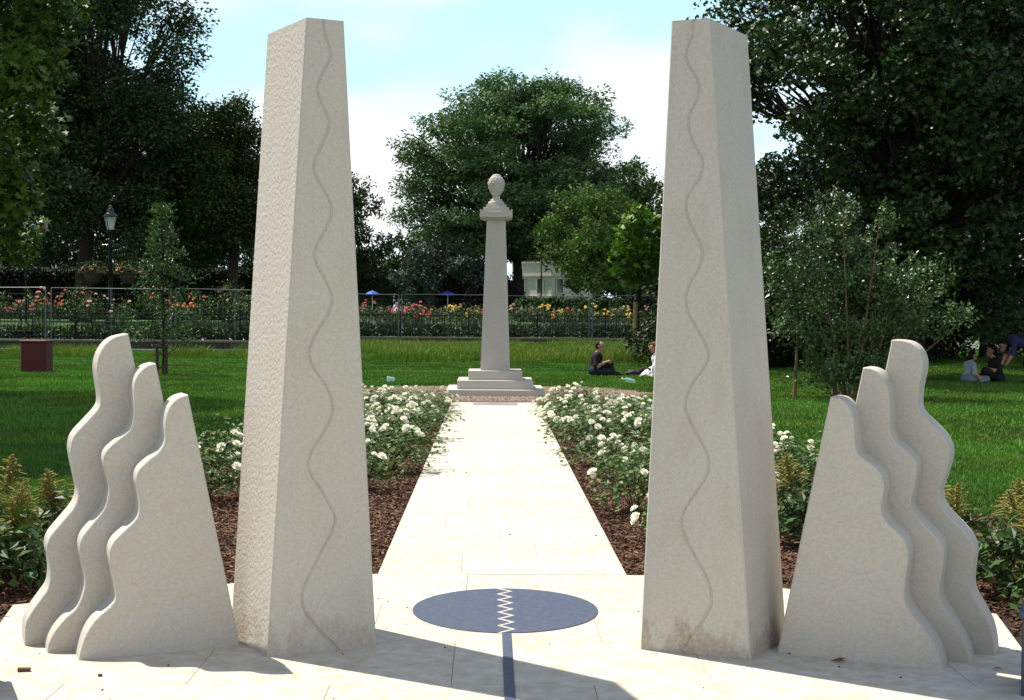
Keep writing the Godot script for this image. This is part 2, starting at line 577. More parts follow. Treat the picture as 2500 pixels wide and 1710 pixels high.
func terrace_and_path() -> void:
	sheet("terrace", terrace_poly, 0.012, M.mortar)
	var ter := get_node("terrace") as Node3D
	var shrunk: Array = Geometry2D.offset_polygon(terrace_poly, -0.003)
	var courses := [-0.5, 0.4, 1.25, 2.1, 2.95, 3.8, 4.65, 5.5, 6.2, 7.05, 7.9]
	var starts := [0.1, 0.45, 0.0, 0.5, 0.2, 0.62, 0.05, 0.53, 0.14, 0.56]
	var kinds := 0
	for r in courses.size() - 1:
		var x: float = -3.9 + starts[r]
		while x < 3.7:
			var w := 1.05
			var cell := PackedVector2Array([Vector2(x, courses[r]), Vector2(x + w, courses[r]), Vector2(x + w, courses[r + 1]), Vector2(x, courses[r + 1])])
			for piece in Geometry2D.intersect_polygons(cell, shrunk[0]):
				for small in Geometry2D.offset_polygon(piece, -0.0012):
					var o := mi("slab", slab_mesh(small, 0.008, 0.020, 0.0008), M["paving_%d" % (kinds % 4)], ter)
					o.position.y = rng.randf_range(-0.0006, 0.0006)
			kinds += 1 + (r % 2) + (1 if rng.randf() < 0.3 else 0)
			x += w
	# the path: wide courses of limestone
	sheet("path", PackedVector2Array([Vector2(-0.70, 7.845), Vector2(0.71, 7.845), Vector2(0.71, 22.95), Vector2(-0.70, 22.95)]), 0.012, M.mortar)
	var pth := get_node("path") as Node3D
	var d := 7.847
	var row := 0
	while d < 22.9:
		var dep := 0.58 if row % 3 != 1 else 0.46
		var e := minf(d + dep, 22.95)
		var cut: float = -0.70 + [0.47, 0.92, 0.70, 0.33, 1.05][row % 5]
		for seg in [[-0.70, cut], [cut, 0.71]]:
			var poly := PackedVector2Array([Vector2(seg[0] + 0.001, d + 0.001), Vector2(seg[1] - 0.001, d + 0.001), Vector2(seg[1] - 0.001, e - 0.001), Vector2(seg[0] + 0.001, e - 0.001)])
			var o := mi("slab", slab_mesh(poly, 0.0, 0.020, 0.0007), M["paving_%d" % rng.randi_range(0, 3)], pth)
			o.position.y = rng.randf_range(-0.0008, 0.0008)
		d = e
		row += 1
	# slate disc parted by a zigzag of pale stone, and the slate band that runs to it
	var disc := thing("slate_disc", "round blue grey slate disc in the paving, parted by a pale zigzag", "disc", V(0.012, 0.0, 6.905))
	var rx := 0.462
	var rz := 0.515
	var teeth := 7
	var zig := []
	for k in teeth * 2 + 1:
		var zz := lerpf(-rz, rz, float(k) / (teeth * 2))
		zig.append(Vector2(-0.033 if k % 2 == 0 else 0.033, zz))
	for side in [-1, 1]:
		var poly := PackedVector2Array()
		for k in zig.size():
			poly.append(zig[k] + Vector2(side * 0.0125, 0.0))
		poly[0].y = -sqrt(1.0 - pow(poly[0].x / rx, 2.0)) * rz
		poly[poly.size() - 1].y = -poly[0].y
		for k in range(1, 40):
			var a := PI * k / 40.0
			if sin(a) * rx > 0.06:
				poly.append(Vector2(side * sin(a) * rx, cos(a) * rz))
		mi("slate_half", slab_mesh(poly, 0.010, 0.0245, 0.001), M.slate, disc)
	var zp := PackedVector2Array()
	for k in zig.size():
		zp.append(zig[k] + Vector2(-0.0105, 0.0))
	for k in range(zig.size() - 1, -1, -1):
		zp.append(zig[k] + Vector2(0.0105, 0.0))
	mi("zigzag_inlay", slab_mesh(zp, 0.010, 0.0245, 0.001), M.stone_light, disc)
	var band := mi("slate_band", slab_mesh(PackedVector2Array([Vector2(-0.0215, -2.4), Vector2(0.0215, -2.4), Vector2(0.0215, 3.0), Vector2(-0.0215, 3.0)]), 0.010, 0.0245, 0.001), M.slate)
	band.position = V(0.012, 0.0, 3.385)
	tag(band, "narrow slate band set in the paving, running from the disc towards the viewer", "paving band")
	var plaque := thing("slate_plaque", "pale grey slate plaque let into the far end of the path", "plaque", V(0.02, 0.0, 22.58))
	mi("plate", slab_mesh(PackedVector2Array([Vector2(-0.36, -0.34), Vector2(0.36, -0.34), Vector2(0.36, 0.36), Vector2(-0.36, 0.36)]), 0.010, 0.026, 0.002), M.slate_pale, plaque)
	var letters := new_st()
	for k in 6:
		box(letters, V(-0.10 + 0.036 * k, 0.0265, 0.02), Vector3(0.022, 0.003, 0.10))
	mi("inscription", done(letters), M.slate_dark, plaque)

# ------------------------------------------------------------------ the stone things

func memorial_obelisk() -> void:
	var o := thing("memorial_obelisk", "pale stone obelisk on three steps with carved egg finial, ending the path", "obelisk", V(0.03, 0.0, 25.88))
	for s in [[1.774, 0.0, 0.112], [1.38, 0.112, 0.272], [0.985, 0.272, 0.44]]:
		mi("step", box_mesh(Vector3(s[0], s[2] - s[1] + (0.03 if s[1] == 0.0 else 0.0), s[0]), 0.006, Vector3(0, (s[1] + s[2]) * 0.5 - (0.015 if s[1] == 0.0 else 0.0), 0)), M.stone_light, o)
	# tapering shaft with shallow lines of carved letters that cannot be read from here
	var st := new_st()
	var b := 0.272
	var t := 0.173
	var y0 := 0.44
	var y1 := 3.225
	var rows := 27
	for side in 4:
		var bs := Basis(Vector3.UP, side * PI * 0.5)
		var marks := []
		for r in rows:
			marks.append(y0 + 0.30 + r * 0.092)
		var y := y0
		var prev := y0
		for r in rows + 1:
			var lo := prev
			var hi: float = marks[r] if r < rows else y1
			face_strip(st, bs, lo, hi, y0, y1, b, t)
			if r < rows:
				carved_row(st, bs, hi, hi + 0.045, y0, y1, b, t, side)
				prev = hi + 0.045
	mi("shaft", done(st), M.stone_light, o)
	# cushion cap with dipping edges
	var cp := new_st()
	var hw := 0.298
	var n := 14
	for i in n:
		for j in n:
			var q := []
			for e in [[i, j], [i + 1, j], [i + 1, j + 1], [i, j + 1]]:
				var u := float(e[0]) / n * 2.0 - 1.0
				var w := float(e[1]) / n * 2.0 - 1.0
				q.append(Vector3(u * hw, 3.40 - cap_dip(u, w), -w * hw))
			quad(cp, q[0], q[1], q[2], q[3])
	for side in 4:
		var bs := Basis(Vector3.UP, side * PI * 0.5)
		for i in n:
			var u0 := float(i) / n * 2.0 - 1.0
			var u1 := float(i + 1) / n * 2.0 - 1.0
			var a0 := 3.305 - 0.055 * (1.0 - pow(absf(u0), 3.0))
			var a1 := 3.305 - 0.055 * (1.0 - pow(absf(u1), 3.0))
			var in0 := 0.045 * (1.0 - pow(absf(u0), 3.0))
			var in1 := 0.045 * (1.0 - pow(absf(u1), 3.0))
			# crescent band bulging a little, lower corner block below it
			quad(cp, bs * Vector3(u0 * hw, a0, hw), bs * Vector3(u1 * hw, a1, hw), bs * Vector3(u1 * hw, 3.40 - cap_dip(u1, -1), hw), bs * Vector3(u0 * hw, 3.40 - cap_dip(u0, -1), hw))
			quad(cp, bs * Vector3(u0 * (hw - in0), 3.25, hw - in0), bs * Vector3(u1 * (hw - in1), 3.25, hw - in1), bs * Vector3(u1 * hw, a1, hw), bs * Vector3(u0 * hw, a0, hw))
			quad(cp, bs * Vector3(u0 * 0.19, 3.205, 0.19), bs * Vector3(u1 * 0.19, 3.205, 0.19), bs * Vector3(u1 * (hw - in1), 3.25, hw - in1), bs * Vector3(u0 * (hw - in0), 3.25, hw - in0))
	mi("cap", done(cp), M.stone_light, o)
	var tiers := new_st()
	box(tiers, Vector3(0, 3.40, 0), Vector3(0.47, 0.085, 0.47), 0.004)
	box(tiers, Vector3(0, 3.465, 0), Vector3(0.375, 0.06, 0.375), 0.004)
	mi("square_tiers", done(tiers), M.stone_light, o)
	var rg := new_st()
	var prof := [Vector2(0.0, 3.49), Vector2(0.135, 3.49), Vector2(0.15, 3.51), Vector2(0.152, 3.535), Vector2(0.14, 3.558), Vector2(0.104, 3.562), Vector2(0.107, 3.585), Vector2(0.10, 3.605), Vector2(0.068, 3.61), Vector2(0.066, 3.67), Vector2(0.05, 3.675)]
	lathe(rg, prof, 28)
	mi("ring_base", done(rg), M.stone_light, o)
	# egg carved with overlapping leaves
	var eg := new_st()
	eg.set_smooth_group(0)
	var ny := 34
	var nx := 40
	var nz := FastNoiseLite.new()
	nz.seed = 4
	nz.frequency = 7.0
	var pt := func(i: int, j: int) -> Vector3:
		var v := float(j) / ny
		var ph := v * PI
		var a := TAU * i / nx
		var outline := [0.064, 0.083, 0.101, 0.117, 0.130, 0.139, 0.143, 0.143, 0.138, 0.126, 0.105, 0.074, 0.0]
		var at_row := v * 12.0
		var k0 := mini(int(at_row), 11)
		var r: float = lerpf(outline[k0], outline[k0 + 1], at_row - k0)
		if v > 11.0 / 12.0:
			r = 0.074 * sqrt(maxf(1.0 - pow((at_row - 11.0), 2.0), 0.0))
		var y := 3.662 + 0.41 * v
		var rowf := v * 9.0
		var stag := 0.5 if int(rowf) % 2 == 0 else 0.0
		var leaf := absf(sin((a / TAU * 11.0 + stag) * PI)) * (1.0 - fposmod(rowf, 1.0) * 0.8)
		r += (0.026 * leaf + 0.010 * nz.get_noise_3d(cos(a), v * 3.0, sin(a))) * sqrt(sin(ph))
		return Vector3(cos(a) * r, y, -sin(a) * r)
	for j in ny:
		for i in nx:
			quad(eg, pt.call(i, j), pt.call(i + 1, j), pt.call(i + 1, j + 1), pt.call(i, j + 1))
	mi("egg_finial", done(eg), M.stone_light, o)

func cap_dip(u: float, w: float) -> float:
	return 0.042 * maxf(absf(u), absf(w)) * (1.0 - pow(minf(absf(u), absf(w)), 2.0))

func shaft_half(y: float, y0: float, y1: float, b: float, t: float) -> float:
	return lerpf(b, t, (y - y0) / (y1 - y0))

func face_strip(st: SurfaceTool, bs: Basis, lo: float, hi: float, y0: float, y1: float, b: float, t: float) -> void:
	var h0 := shaft_half(lo, y0, y1, b, t)
	var h1 := shaft_half(hi, y0, y1, b, t)
	quad(st, bs * Vector3(-h0, lo, h0), bs * Vector3(h0, lo, h0), bs * Vector3(h1, hi, h1), bs * Vector3(-h1, hi, h1))

func carved_row(st: SurfaceTool, bs: Basis, lo: float, hi: float, y0: float, y1: float, b: float, t: float, side: int) -> void:
	# a row of small sunk strokes: alternately flush and cut in
	var h0 := shaft_half(lo, y0, y1, b, t)
	var h1 := shaft_half(hi, y0, y1, b, t)
	if side != 0:
		face_strip(st, bs, lo, hi, y0, y1, b, t)
		return
	var m := h1 - 0.035 - rng.randf() * 0.05
	var x := -h0
	var edges := [-h0]
	var cuts := [false]
	x = -m
	edges.append(x)
	cuts.append(false)
	while x < m - 0.02:
		var w := rng.randf_range(0.006, 0.012)
		edges.append(x + w)
		cuts.append(true)
		x += w
		var gap := rng.randf_range(0.008, 0.014) + (0.02 if rng.randf() < 0.18 else 0.0)
		edges.append(x + gap)
		cuts.append(false)
		x += gap
	edges.append(h0)
	cuts.append(false)
	for k in edges.size() - 1:
		var a: float = edges[k]
		var c: float = edges[k + 1]
		var a1 := a * h1 / h0
		var c1 := c * h1 / h0
		var deep := 0.003 if cuts[k + 1] else 0.0
		quad(st, bs * Vector3(a, lo, h0 - deep), bs * Vector3(c, lo, h0 - deep), bs * Vector3(c1, hi, h1 - deep), bs * Vector3(a1, hi, h1 - deep))
		if deep > 0.0:
			quad(st, bs * Vector3(a1, hi, h1 - deep), bs * Vector3(c1, hi, h1 - deep), bs * Vector3(c1, hi, h1), bs * Vector3(a1, hi, h1))
			quad(st, bs * Vector3(a, lo, h0), bs * Vector3(c, lo, h0), bs * Vector3(c, lo, h0 - deep), bs * Vector3(a, lo, h0 - deep))
			quad(st, bs * Vector3(a, lo, h0), bs * Vector3(a, lo, h0 - deep), bs * Vector3(a1, hi, h1 - deep), bs * Vector3(a1, hi, h1))
			quad(st, bs * Vector3(c, lo, h0 - deep), bs * Vector3(c, lo, h0), bs * Vector3(c1, hi, h1), bs * Vector3(c1, hi, h1 - deep))

func stain_picture(strong: float, sd: int) -> ImageTexture:
	var im := Image.create(256, 1024, false, Image.FORMAT_RGBA8)
	var n := FastNoiseLite.new()
	n.seed = sd
	n.frequency = 0.012
	n.fractal_octaves = 5
	var f := FastNoiseLite.new()
	f.seed = sd + 1
	f.frequency = 0.09
	f.fractal_octaves = 3
	for j in 1024:
		for i in 256:
			var y := (1023 - j) / 1024.0 * 2.8
			var reach := n.get_noise_2d(i * 1.6, j * 0.9) * 0.5 + 0.42
			var a := smoothstep(0.0, 0.30, reach - y * 2.1) * 0.55
			a += smoothstep(0.05, 0.45, n.get_noise_2d(i * 1.2 + 900.0, j * 0.5)) * 0.12
			a *= clampf(0.75 + 0.6 * f.get_noise_2d(i, j), 0.0, 1.0) * strong
			im.set_pixel(i, j, Color(0.53, 0.45, 0.35, clampf(a, 0.0, 1.0)))
	return ImageTexture.create_from_image(im)

func stained(base: StandardMaterial3D, called: String, tex: Texture2D) -> StandardMaterial3D:
	var m := base.duplicate() as StandardMaterial3D
	m.resource_name = called
	m.detail_enabled = true
	m.uv2_triplanar = false
	m.uv2_world_triplanar = false
	m.uv2_scale = Vector3.ONE
	m.detail_albedo = tex
	m.detail_uv_layer = BaseMaterial3D.DETAIL_UV_2
	m.detail_blend_mode = BaseMaterial3D.BLEND_MODE_MIX
	return m

var groove_left := [Vector2(0.24, 2.77), Vector2(0.247, 2.701), Vector2(0.273, 2.626), Vector2(0.273, 2.593), Vector2(0.241, 2.533), Vector2(0.218, 2.478), Vector2(0.221, 2.431), Vector2(0.251, 2.365), Vector2(0.269, 2.318), Vector2(0.257, 2.265), Vector2(0.227, 2.2), Vector2(0.202, 2.142), Vector2(0.212, 2.08), Vector2(0.252, 2.019), Vector2(0.278, 1.962), Vector2(0.278, 1.914), Vector2(0.248, 1.845), Vector2(0.213, 1.786), Vector2(0.204, 1.747), Vector2(0.219, 1.699), Vector2(0.254, 1.637), Vector2(0.279, 1.584), Vector2(0.284, 1.546), Vector2(0.264, 1.487), Vector2(0.22, 1.419), Vector2(0.185, 1.342), Vector2(0.187, 1.294), Vector2(0.218, 1.235), Vector2(0.262, 1.175), Vector2(0.29, 1.078), Vector2(0.262, 1.0), Vector2(0.215, 0.93), Vector2(0.184, 0.865), Vector2(0.183, 0.828), Vector2(0.198, 0.786), Vector2(0.233, 0.736), Vector2(0.27, 0.674), Vector2(0.299, 0.617), Vector2(0.302, 0.587), Vector2(0.283, 0.533), Vector2(0.246, 0.469), Vector2(0.203, 0.387), Vector2(0.172, 0.328), Vector2(0.155, 0.269), Vector2(0.169, 0.202), Vector2(0.21, 0.144), Vector2(0.253, 0.091), Vector2(0.31, 0.031), Vector2(0.323, -0.01)]
var groove_right := [Vector2(0.285, 2.78), Vector2(0.289, 2.702), Vector2(0.314, 2.637), Vector2(0.308, 2.584), Vector2(0.273, 2.529), Vector2(0.255, 2.48), Vector2(0.267, 2.423), Vector2(0.296, 2.367), Vector2(0.3, 2.309), Vector2(0.28, 2.241), Vector2(0.249, 2.192), Vector2(0.237, 2.143), Vector2(0.253, 2.086), Vector2(0.287, 2.039), Vector2(0.307, 1.991), Vector2(0.304, 1.933), Vector2(0.275, 1.865), Vector2(0.245, 1.807), Vector2(0.233, 1.754), Vector2(0.254, 1.691), Vector2(0.288, 1.634), Vector2(0.304, 1.576), Vector2(0.297, 1.517), Vector2(0.261, 1.45), Vector2(0.221, 1.383), Vector2(0.202, 1.335), Vector2(0.215, 1.282), Vector2(0.273, 1.199), Vector2(0.302, 1.124), Vector2(0.293, 1.066), Vector2(0.254, 0.993), Vector2(0.21, 0.913), Vector2(0.195, 0.856), Vector2(0.209, 0.797), Vector2(0.259, 0.72), Vector2(0.301, 0.651), Vector2(0.313, 0.6), Vector2(0.296, 0.535), Vector2(0.248, 0.447), Vector2(0.196, 0.36), Vector2(0.178, 0.295), Vector2(0.182, 0.237), Vector2(0.219, 0.167), Vector2(0.27, 0.096), Vector2(0.299, 0.034), Vector2(0.303, -0.01)]

func uv_quad(st: SurfaceTool, p: Array, uv: Array) -> void:
	for k in [0, 2, 1, 0, 3, 2]:
		st.set_uv2(uv[k])
		st.add_vertex(p[k])

func tall_pillar(is_left: bool) -> void:
	# a pillar with an upright front face that narrows upwards; a wavy line is cut down that face
	var a := Vector2(-1.021, 5.94) if is_left else Vector2(1.051, 5.894)
	var b := Vector2(-0.565, 6.133) if is_left else Vector2(0.596, 6.096)
	var top0 := 0.166 if is_left else 0.213
	var top1 := 0.333 if is_left else 0.382
	var tall := 2.758 if is_left else 2.768
	var w := (b - a).length()
	var du := (b - a) / w
	var back := Vector2(-du.y, du.x) if is_left else Vector2(du.y, -du.x)
	var label := "tall stone pillar with wavy groove, left of the path, outer face in sunlight" if is_left else "tall stone pillar with wavy groove, right of the path, brown stained foot"
	var o := thing("tapering_pillar", label, "pillar", V(a.x, 0, a.y))
	var flip := not is_left
	var at := func(u: float, y: float, deep: float, splay: float) -> Vector3:
		var q := du * (u + splay * deep * 0.144) + back * deep
		return Vector3(q.x, y, -q.y)
	var st := new_st()
	var put := func(p: Array, uv: Array, into: SurfaceTool = st) -> void:
		if flip:
			uv_quad(into, [p[1], p[0], p[3], p[2]], [uv[1], uv[0], uv[3], uv[2]])
		else:
			uv_quad(into, p, uv)
	var g := spline(groove_left if is_left else groove_right, 4)
	g.reverse()
	var rows := []
	for k in g.size():
		var y := clampf(g[k].y, -0.01, tall)
		var f := maxf(y, 0.0) / tall
		var before: Vector2 = g[maxi(k - 1, 0)]
		var after: Vector2 = g[mini(k + 1, g.size() - 1)]
		var slope := (after.x - before.x) / maxf(after.y - before.y, 0.002)
		var hw := 0.0075 * sqrt(1.0 + minf(slope * slope, 4.0))
		var u0 := top0 * f + 0.006
		var u1 := lerpf(w, top1, f) - 0.006
		rows.append([y, [[u0, 0.0], [g[k].x - hw, 0.0], [g[k].x - hw * 0.3, 0.0065], [g[k].x + hw * 0.3, 0.0065], [g[k].x + hw, 0.0], [u1, 0.0]], [top0 * f, 0.006], [lerpf(w, top1, f), 0.006]])
	for k in rows.size() - 1:
		if rows[k + 1][0] - rows[k][0] < 1e-5:
			continue
		var r0: Array = rows[k]
		var r1: Array = rows[k + 1]
		for e in 5:
			var c0: Array = r0[1][e]
			var c1: Array = r0[1][e + 1]
			var c2: Array = r1[1][e + 1]
			var c3: Array = r1[1][e]
			put.call([at.call(c0[0], r0[0], c0[1], 0.0), at.call(c1[0], r0[0], c1[1], 0.0), at.call(c2[0], r1[0], c2[1], 0.0), at.call(c3[0], r1[0], c3[1], 0.0)],
				[Vector2(c0[0] / 0.6, 1.0 - r0[0] / 2.8), Vector2(c1[0] / 0.6, 1.0 - r0[0] / 2.8), Vector2(c2[0] / 0.6, 1.0 - r1[0] / 2.8), Vector2(c3[0] / 0.6, 1.0 - r1[0] / 2.8)])
	# arrises, inner side, back and top
	var flat := [Vector2(0.5, 0.1), Vector2(0.5, 0.1), Vector2(0.5, 0.1), Vector2(0.5, 0.1)]
	put.call([at.call(0.0, -0.01, 0.006, 0.0), at.call(0.006, -0.01, 0.0, 0.0), at.call(top0 + 0.006, tall, 0.0, 0.0), at.call(top0, tall, 0.006, 0.0)], flat)
	put.call([at.call(w - 0.006, -0.01, 0.0, 0.0), at.call(w, -0.01, 0.006, 0.0), at.call(top1, tall, 0.006, 0.0), at.call(top1 - 0.006, tall, 0.0, 0.0)], flat)
	var dep := 0.43
	put.call([at.call(w, -0.01, 0.006, 0.0), at.call(w, -0.01, dep, 1.0), at.call(top1, tall, dep, 1.0), at.call(top1, tall, 0.006, 0.0)], flat)
	put.call([at.call(w, -0.01, dep, 1.0), at.call(0.0, -0.01, dep, -1.0), at.call(top0, tall, dep, -1.0), at.call(top1, tall, dep, 1.0)], flat)
	put.call([at.call(top0, tall, 0.006, 0.0), at.call(top1, tall, 0.006, 0.0), at.call(top1, tall, dep, 1.0), at.call(top0, tall, dep, -1.0)], flat)
	put.call([at.call(top0 + 0.006, tall, 0.0, 0.0), at.call(top1 - 0.006, tall, 0.0, 0.0), at.call(top1, tall, 0.006, 0.0), at.call(top0, tall, 0.006, 0.0)], flat)
	var stain := stain_picture(0.55 if is_left else 1.0, 61 if is_left else 77)
	mi("shaft", done(st), stained(M.stone, "stone_stained", stain), o)
	# the outer side, tooled rough
	var outer := new_st()
	put.call([at.call(0.0, -0.01, dep, -1.0), at.call(0.0, -0.01, 0.006, 0.0), at.call(top0, tall, 0.006, 0.0), at.call(top0, tall, dep, -1.0)], [Vector2(0.75, 1.0), Vector2(0.05, 1.0), Vector2(0.05, 0.015), Vector2(0.75, 0.015)], outer)
	mi("tooled_side", done(outer), stained(M.stone_tooled if is_left else M.stone, "stone_tooled_stained", stain), o)

var wave_left := [
	[[Vector2(0, -0.01), Vector2(0.012, 0.075), Vector2(0.036, 0.155), Vector2(0.075, 0.218), Vector2(0.129, 0.265), Vector2(0.159, 0.298), Vector2(0.161, 0.339), Vector2(0.149, 0.412), Vector2(0.137, 0.484), Vector2(0.149, 0.534), Vector2(0.189, 0.578), Vector2(0.239, 0.622), Vector2(0.259, 0.657), Vector2(0.261, 0.703), Vector2(0.254, 0.755), Vector2(0.247, 0.796), Vector2(0.259, 0.837), Vector2(0.299, 0.876), Vector2(0.344, 0.911), Vector2(0.369, 0.957), Vector2(0.369, 1.019), Vector2(0.378, 1.07), Vector2(0.395, 1.106), Vector2(0.425, 1.133), Vector2(0.466, 1.146)], 0.7],
	[[Vector2(-0.103, -0.01), Vector2(-0.099, 0.087), Vector2(-0.074, 0.147), Vector2(-0.029, 0.201), Vector2(0.02, 0.244), Vector2(0.048, 0.305), Vector2(0.056, 0.357), Vector2(0.046, 0.42), Vector2(0.033, 0.494), Vector2(0.046, 0.545), Vector2(0.086, 0.595), Vector2(0.136, 0.656), Vector2(0.153, 0.707), Vector2(0.157, 0.749), Vector2(0.143, 0.812), Vector2(0.133, 0.865), Vector2(0.147, 0.906), Vector2(0.192, 0.947), Vector2(0.243, 0.988), Vector2(0.262, 1.04), Vector2(0.264, 1.114), Vector2(0.264, 1.177), Vector2(0.279, 1.224), Vector2(0.315, 1.26), Vector2(0.356, 1.273)], 0.616],
	[[Vector2(-0.181, -0.01), Vector2(-0.179, 0.141), Vector2(-0.154, 0.202), Vector2(-0.114, 0.258), Vector2(-0.083, 0.303), Vector2(-0.073, 0.356), Vector2(-0.078, 0.42), Vector2(-0.088, 0.474), Vector2(-0.073, 0.526), Vector2(-0.022, 0.587), Vector2(0.029, 0.649), Vector2(0.047, 0.701), Vector2(0.039, 0.755), Vector2(0.019, 0.852), Vector2(0.014, 0.905), Vector2(0.029, 0.958), Vector2(0.081, 1.016), Vector2(0.132, 1.073), Vector2(0.142, 1.116), Vector2(0.13, 1.202), Vector2(0.127, 1.266), Vector2(0.148, 1.33), Vector2(0.194, 1.378), Vector2(0.262, 1.397)], 0.548]]
var wave_right := [
	[[Vector2(0, -0.01), Vector2(0.014, 0.086), Vector2(0.039, 0.154), Vector2(0.083, 0.215), Vector2(0.133, 0.271), Vector2(0.163, 0.314), Vector2(0.171, 0.364), Vector2(0.165, 0.435), Vector2(0.156, 0.507), Vector2(0.167, 0.567), Vector2(0.197, 0.605), Vector2(0.242, 0.643), Vector2(0.269, 0.682), Vector2(0.27, 0.733), Vector2(0.261, 0.784), Vector2(0.269, 0.835), Vector2(0.299, 0.874), Vector2(0.34, 0.902), Vector2(0.375, 0.931), Vector2(0.386, 0.972), Vector2(0.389, 1.043), Vector2(0.398, 1.094), Vector2(0.424, 1.134), Vector2(0.454, 1.154), Vector2(0.492, 1.158)], 0.715],
	[[Vector2(-0.086, -0.01), Vector2(-0.077, 0.076), Vector2(-0.052, 0.145), Vector2(-0.011, 0.214), Vector2(0.034, 0.282), Vector2(0.052, 0.342), Vector2(0.043, 0.426), Vector2(0.035, 0.499), Vector2(0.048, 0.549), Vector2(0.083, 0.588), Vector2(0.134, 0.637), Vector2(0.175, 0.686), Vector2(0.175, 0.727), Vector2(0.161, 0.791), Vector2(0.152, 0.853), Vector2(0.163, 0.894), Vector2(0.204, 0.934), Vector2(0.25, 0.974), Vector2(0.269, 1.015), Vector2(0.269, 1.088), Vector2(0.273, 1.15), Vector2(0.283, 1.202), Vector2(0.315, 1.254), Vector2(0.351, 1.274), Vector2(0.387, 1.278)], 0.633],
	[[Vector2(-0.169, -0.01), Vector2(-0.163, 0.087), Vector2(-0.146, 0.17), Vector2(-0.111, 0.24), Vector2(-0.075, 0.3), Vector2(-0.062, 0.352), Vector2(-0.068, 0.436), Vector2(-0.072, 0.49), Vector2(-0.056, 0.541), Vector2(-0.015, 0.591), Vector2(0.036, 0.64), Vector2(0.073, 0.691), Vector2(0.079, 0.744), Vector2(0.059, 0.809), Vector2(0.04, 0.884), Vector2(0.043, 0.937), Vector2(0.072, 0.988), Vector2(0.124, 1.039), Vector2(0.165, 1.08), Vector2(0.178, 1.122), Vector2(0.172, 1.197), Vector2(0.158, 1.272), Vector2(0.164, 1.325), Vector2(0.19, 1.367), Vector2(0.232, 1.39), Vector2(0.294, 1.395)], 0.563]]

func wave_sculpture(is_left: bool) -> void:
	var a := Vector2(-1.81, 5.866) if is_left else Vector2(1.835, 5.742)
	var du := Vector2(0.925, 0.381).normalized() if is_left else Vector2(-0.905, 0.424).normalized()
	var back := Vector2(-du.y, du.x) if is_left else Vector2(du.y, -du.x)
	var thick := 0.175 if is_left else 0.182
	var label := "three wavy edged stone slabs left of the left pillar, edges in sunlight" if is_left else "three wavy edged stone slabs right of the right pillar, all in shade"
	var o := thing("wave_sculpture", label, "sculpture", V(a.x, 0, a.y))
	var waves: Array = wave_left if is_left else wave_right
	for k in 3:
		var pts := []
		for q in spline(waves[k][0], 4):
			pts.append(Vector2(q.x, maxf(q.y - 0.029 * (1.5 - q.y), -0.01) if q.y > 0.0 else q.y))
		var edge := pts.size()
		pts.append(Vector2(waves[k][1], -0.01))
		# counter-clockwise seen from the front when u runs to the right
		var n := pts.size()
		var at := func(p: Vector2, deep: float) -> Vector3:
			var q := du * p.x + back * (deep + thick * k)
			return Vector3(q.x, p.y, -q.y)
		var st := new_st()
		var put := func(p: Array, sm: int) -> void:
			st.set_smooth_group(sm)
			if is_left:
				quad(st, p[0], p[1], p[2], p[3])
			else:
				quad(st, p[0], p[3], p[2], p[1])
		var c := 0.004
		var ins := []
		for i in n:
			var e0: Vector2 = (pts[i] - pts[(i + n - 1) % n]).normalized()
			var e1: Vector2 = (pts[(i + 1) % n] - pts[i]).normalized()
			var nn := (Vector2(e0.y, -e0.x) + Vector2(e1.y, -e1.x)).normalized()
			var f := maxf(nn.dot(Vector2(e0.y, -e0.x)), 0.4)
			var q: Vector2 = pts[i] + nn * c / f
			if pts[i].y <= 0.0:
				q.y = pts[i].y
			ins.append(q)
		for i in n:
			var j := (i + 1) % n
			var sm := 1 if i < edge - 1 else -1
			put.call([at.call(pts[i], c), at.call(pts[j], c), at.call(pts[j], thick + 0.003), at.call(pts[i], thick + 0.003)], sm)
			put.call([at.call(ins[i], 0.0), at.call(ins[j], 0.0), at.call(pts[j], c), at.call(pts[i], c)], 2 if sm == 1 else -1)
		st.set_smooth_group(-1)
		var idx := Geometry2D.triangulate_polygon(PackedVector2Array(ins))
		var idb := Geometry2D.triangulate_polygon(PackedVector2Array(pts))
		for i in range(0, idx.size(), 3):
			var q0: Vector2 = ins[idx[i]]
			var q1: Vector2 = ins[idx[i + 1]]
			var q2: Vector2 = ins[idx[i + 2]]
			if ((q1 - q0).cross(q2 - q0) < 0.0) == is_left:
				var t := q1
				q1 = q2
				q2 = t
			tri(st, at.call(q0, 0.0), at.call(q1, 0.0), at.call(q2, 0.0))
		for i in range(0, idb.size(), 3):
			var q0: Vector2 = pts[idb[i]]
			var q1: Vector2 = pts[idb[i + 1]]
			var q2: Vector2 = pts[idb[i + 2]]
			if ((q1 - q0).cross(q2 - q0) > 0.0) == is_left:
				var t := q1
				q1 = q2
				q2 = t
			tri(st, at.call(q0, thick + 0.003), at.call(q1, thick + 0.003), at.call(q2, thick + 0.003))
		mi("wave_slab", done(st), M.stone, o)

func slate_plinths() -> void:
	for s in [-1, 1]:
		var p := V(2.275 * s, 0.0, 5.40)
		var o := thing("slate_plinth", "low dark slate plinth at the %s end of the paving" % ("left" if s < 0 else "right"), "plinth", p)
		var turn := Basis(Vector3.UP, deg_to_rad(-24.0 * s))
		var st := new_st()
		box(st, Vector3(0, 0.155, 0), Vector3(0.46, 0.35, 0.30), 0.006, turn)
		mi("block", done(st), M.slate_dark, o)
		st = new_st()
		box(st, Vector3(0, 0.34, 0), Vector3(0.48, 0.025, 0.32), 0.004, turn)
		mi("top_slab", done(st), M.slate, o)

# ------------------------------------------------------------------ fences, railing, lamp

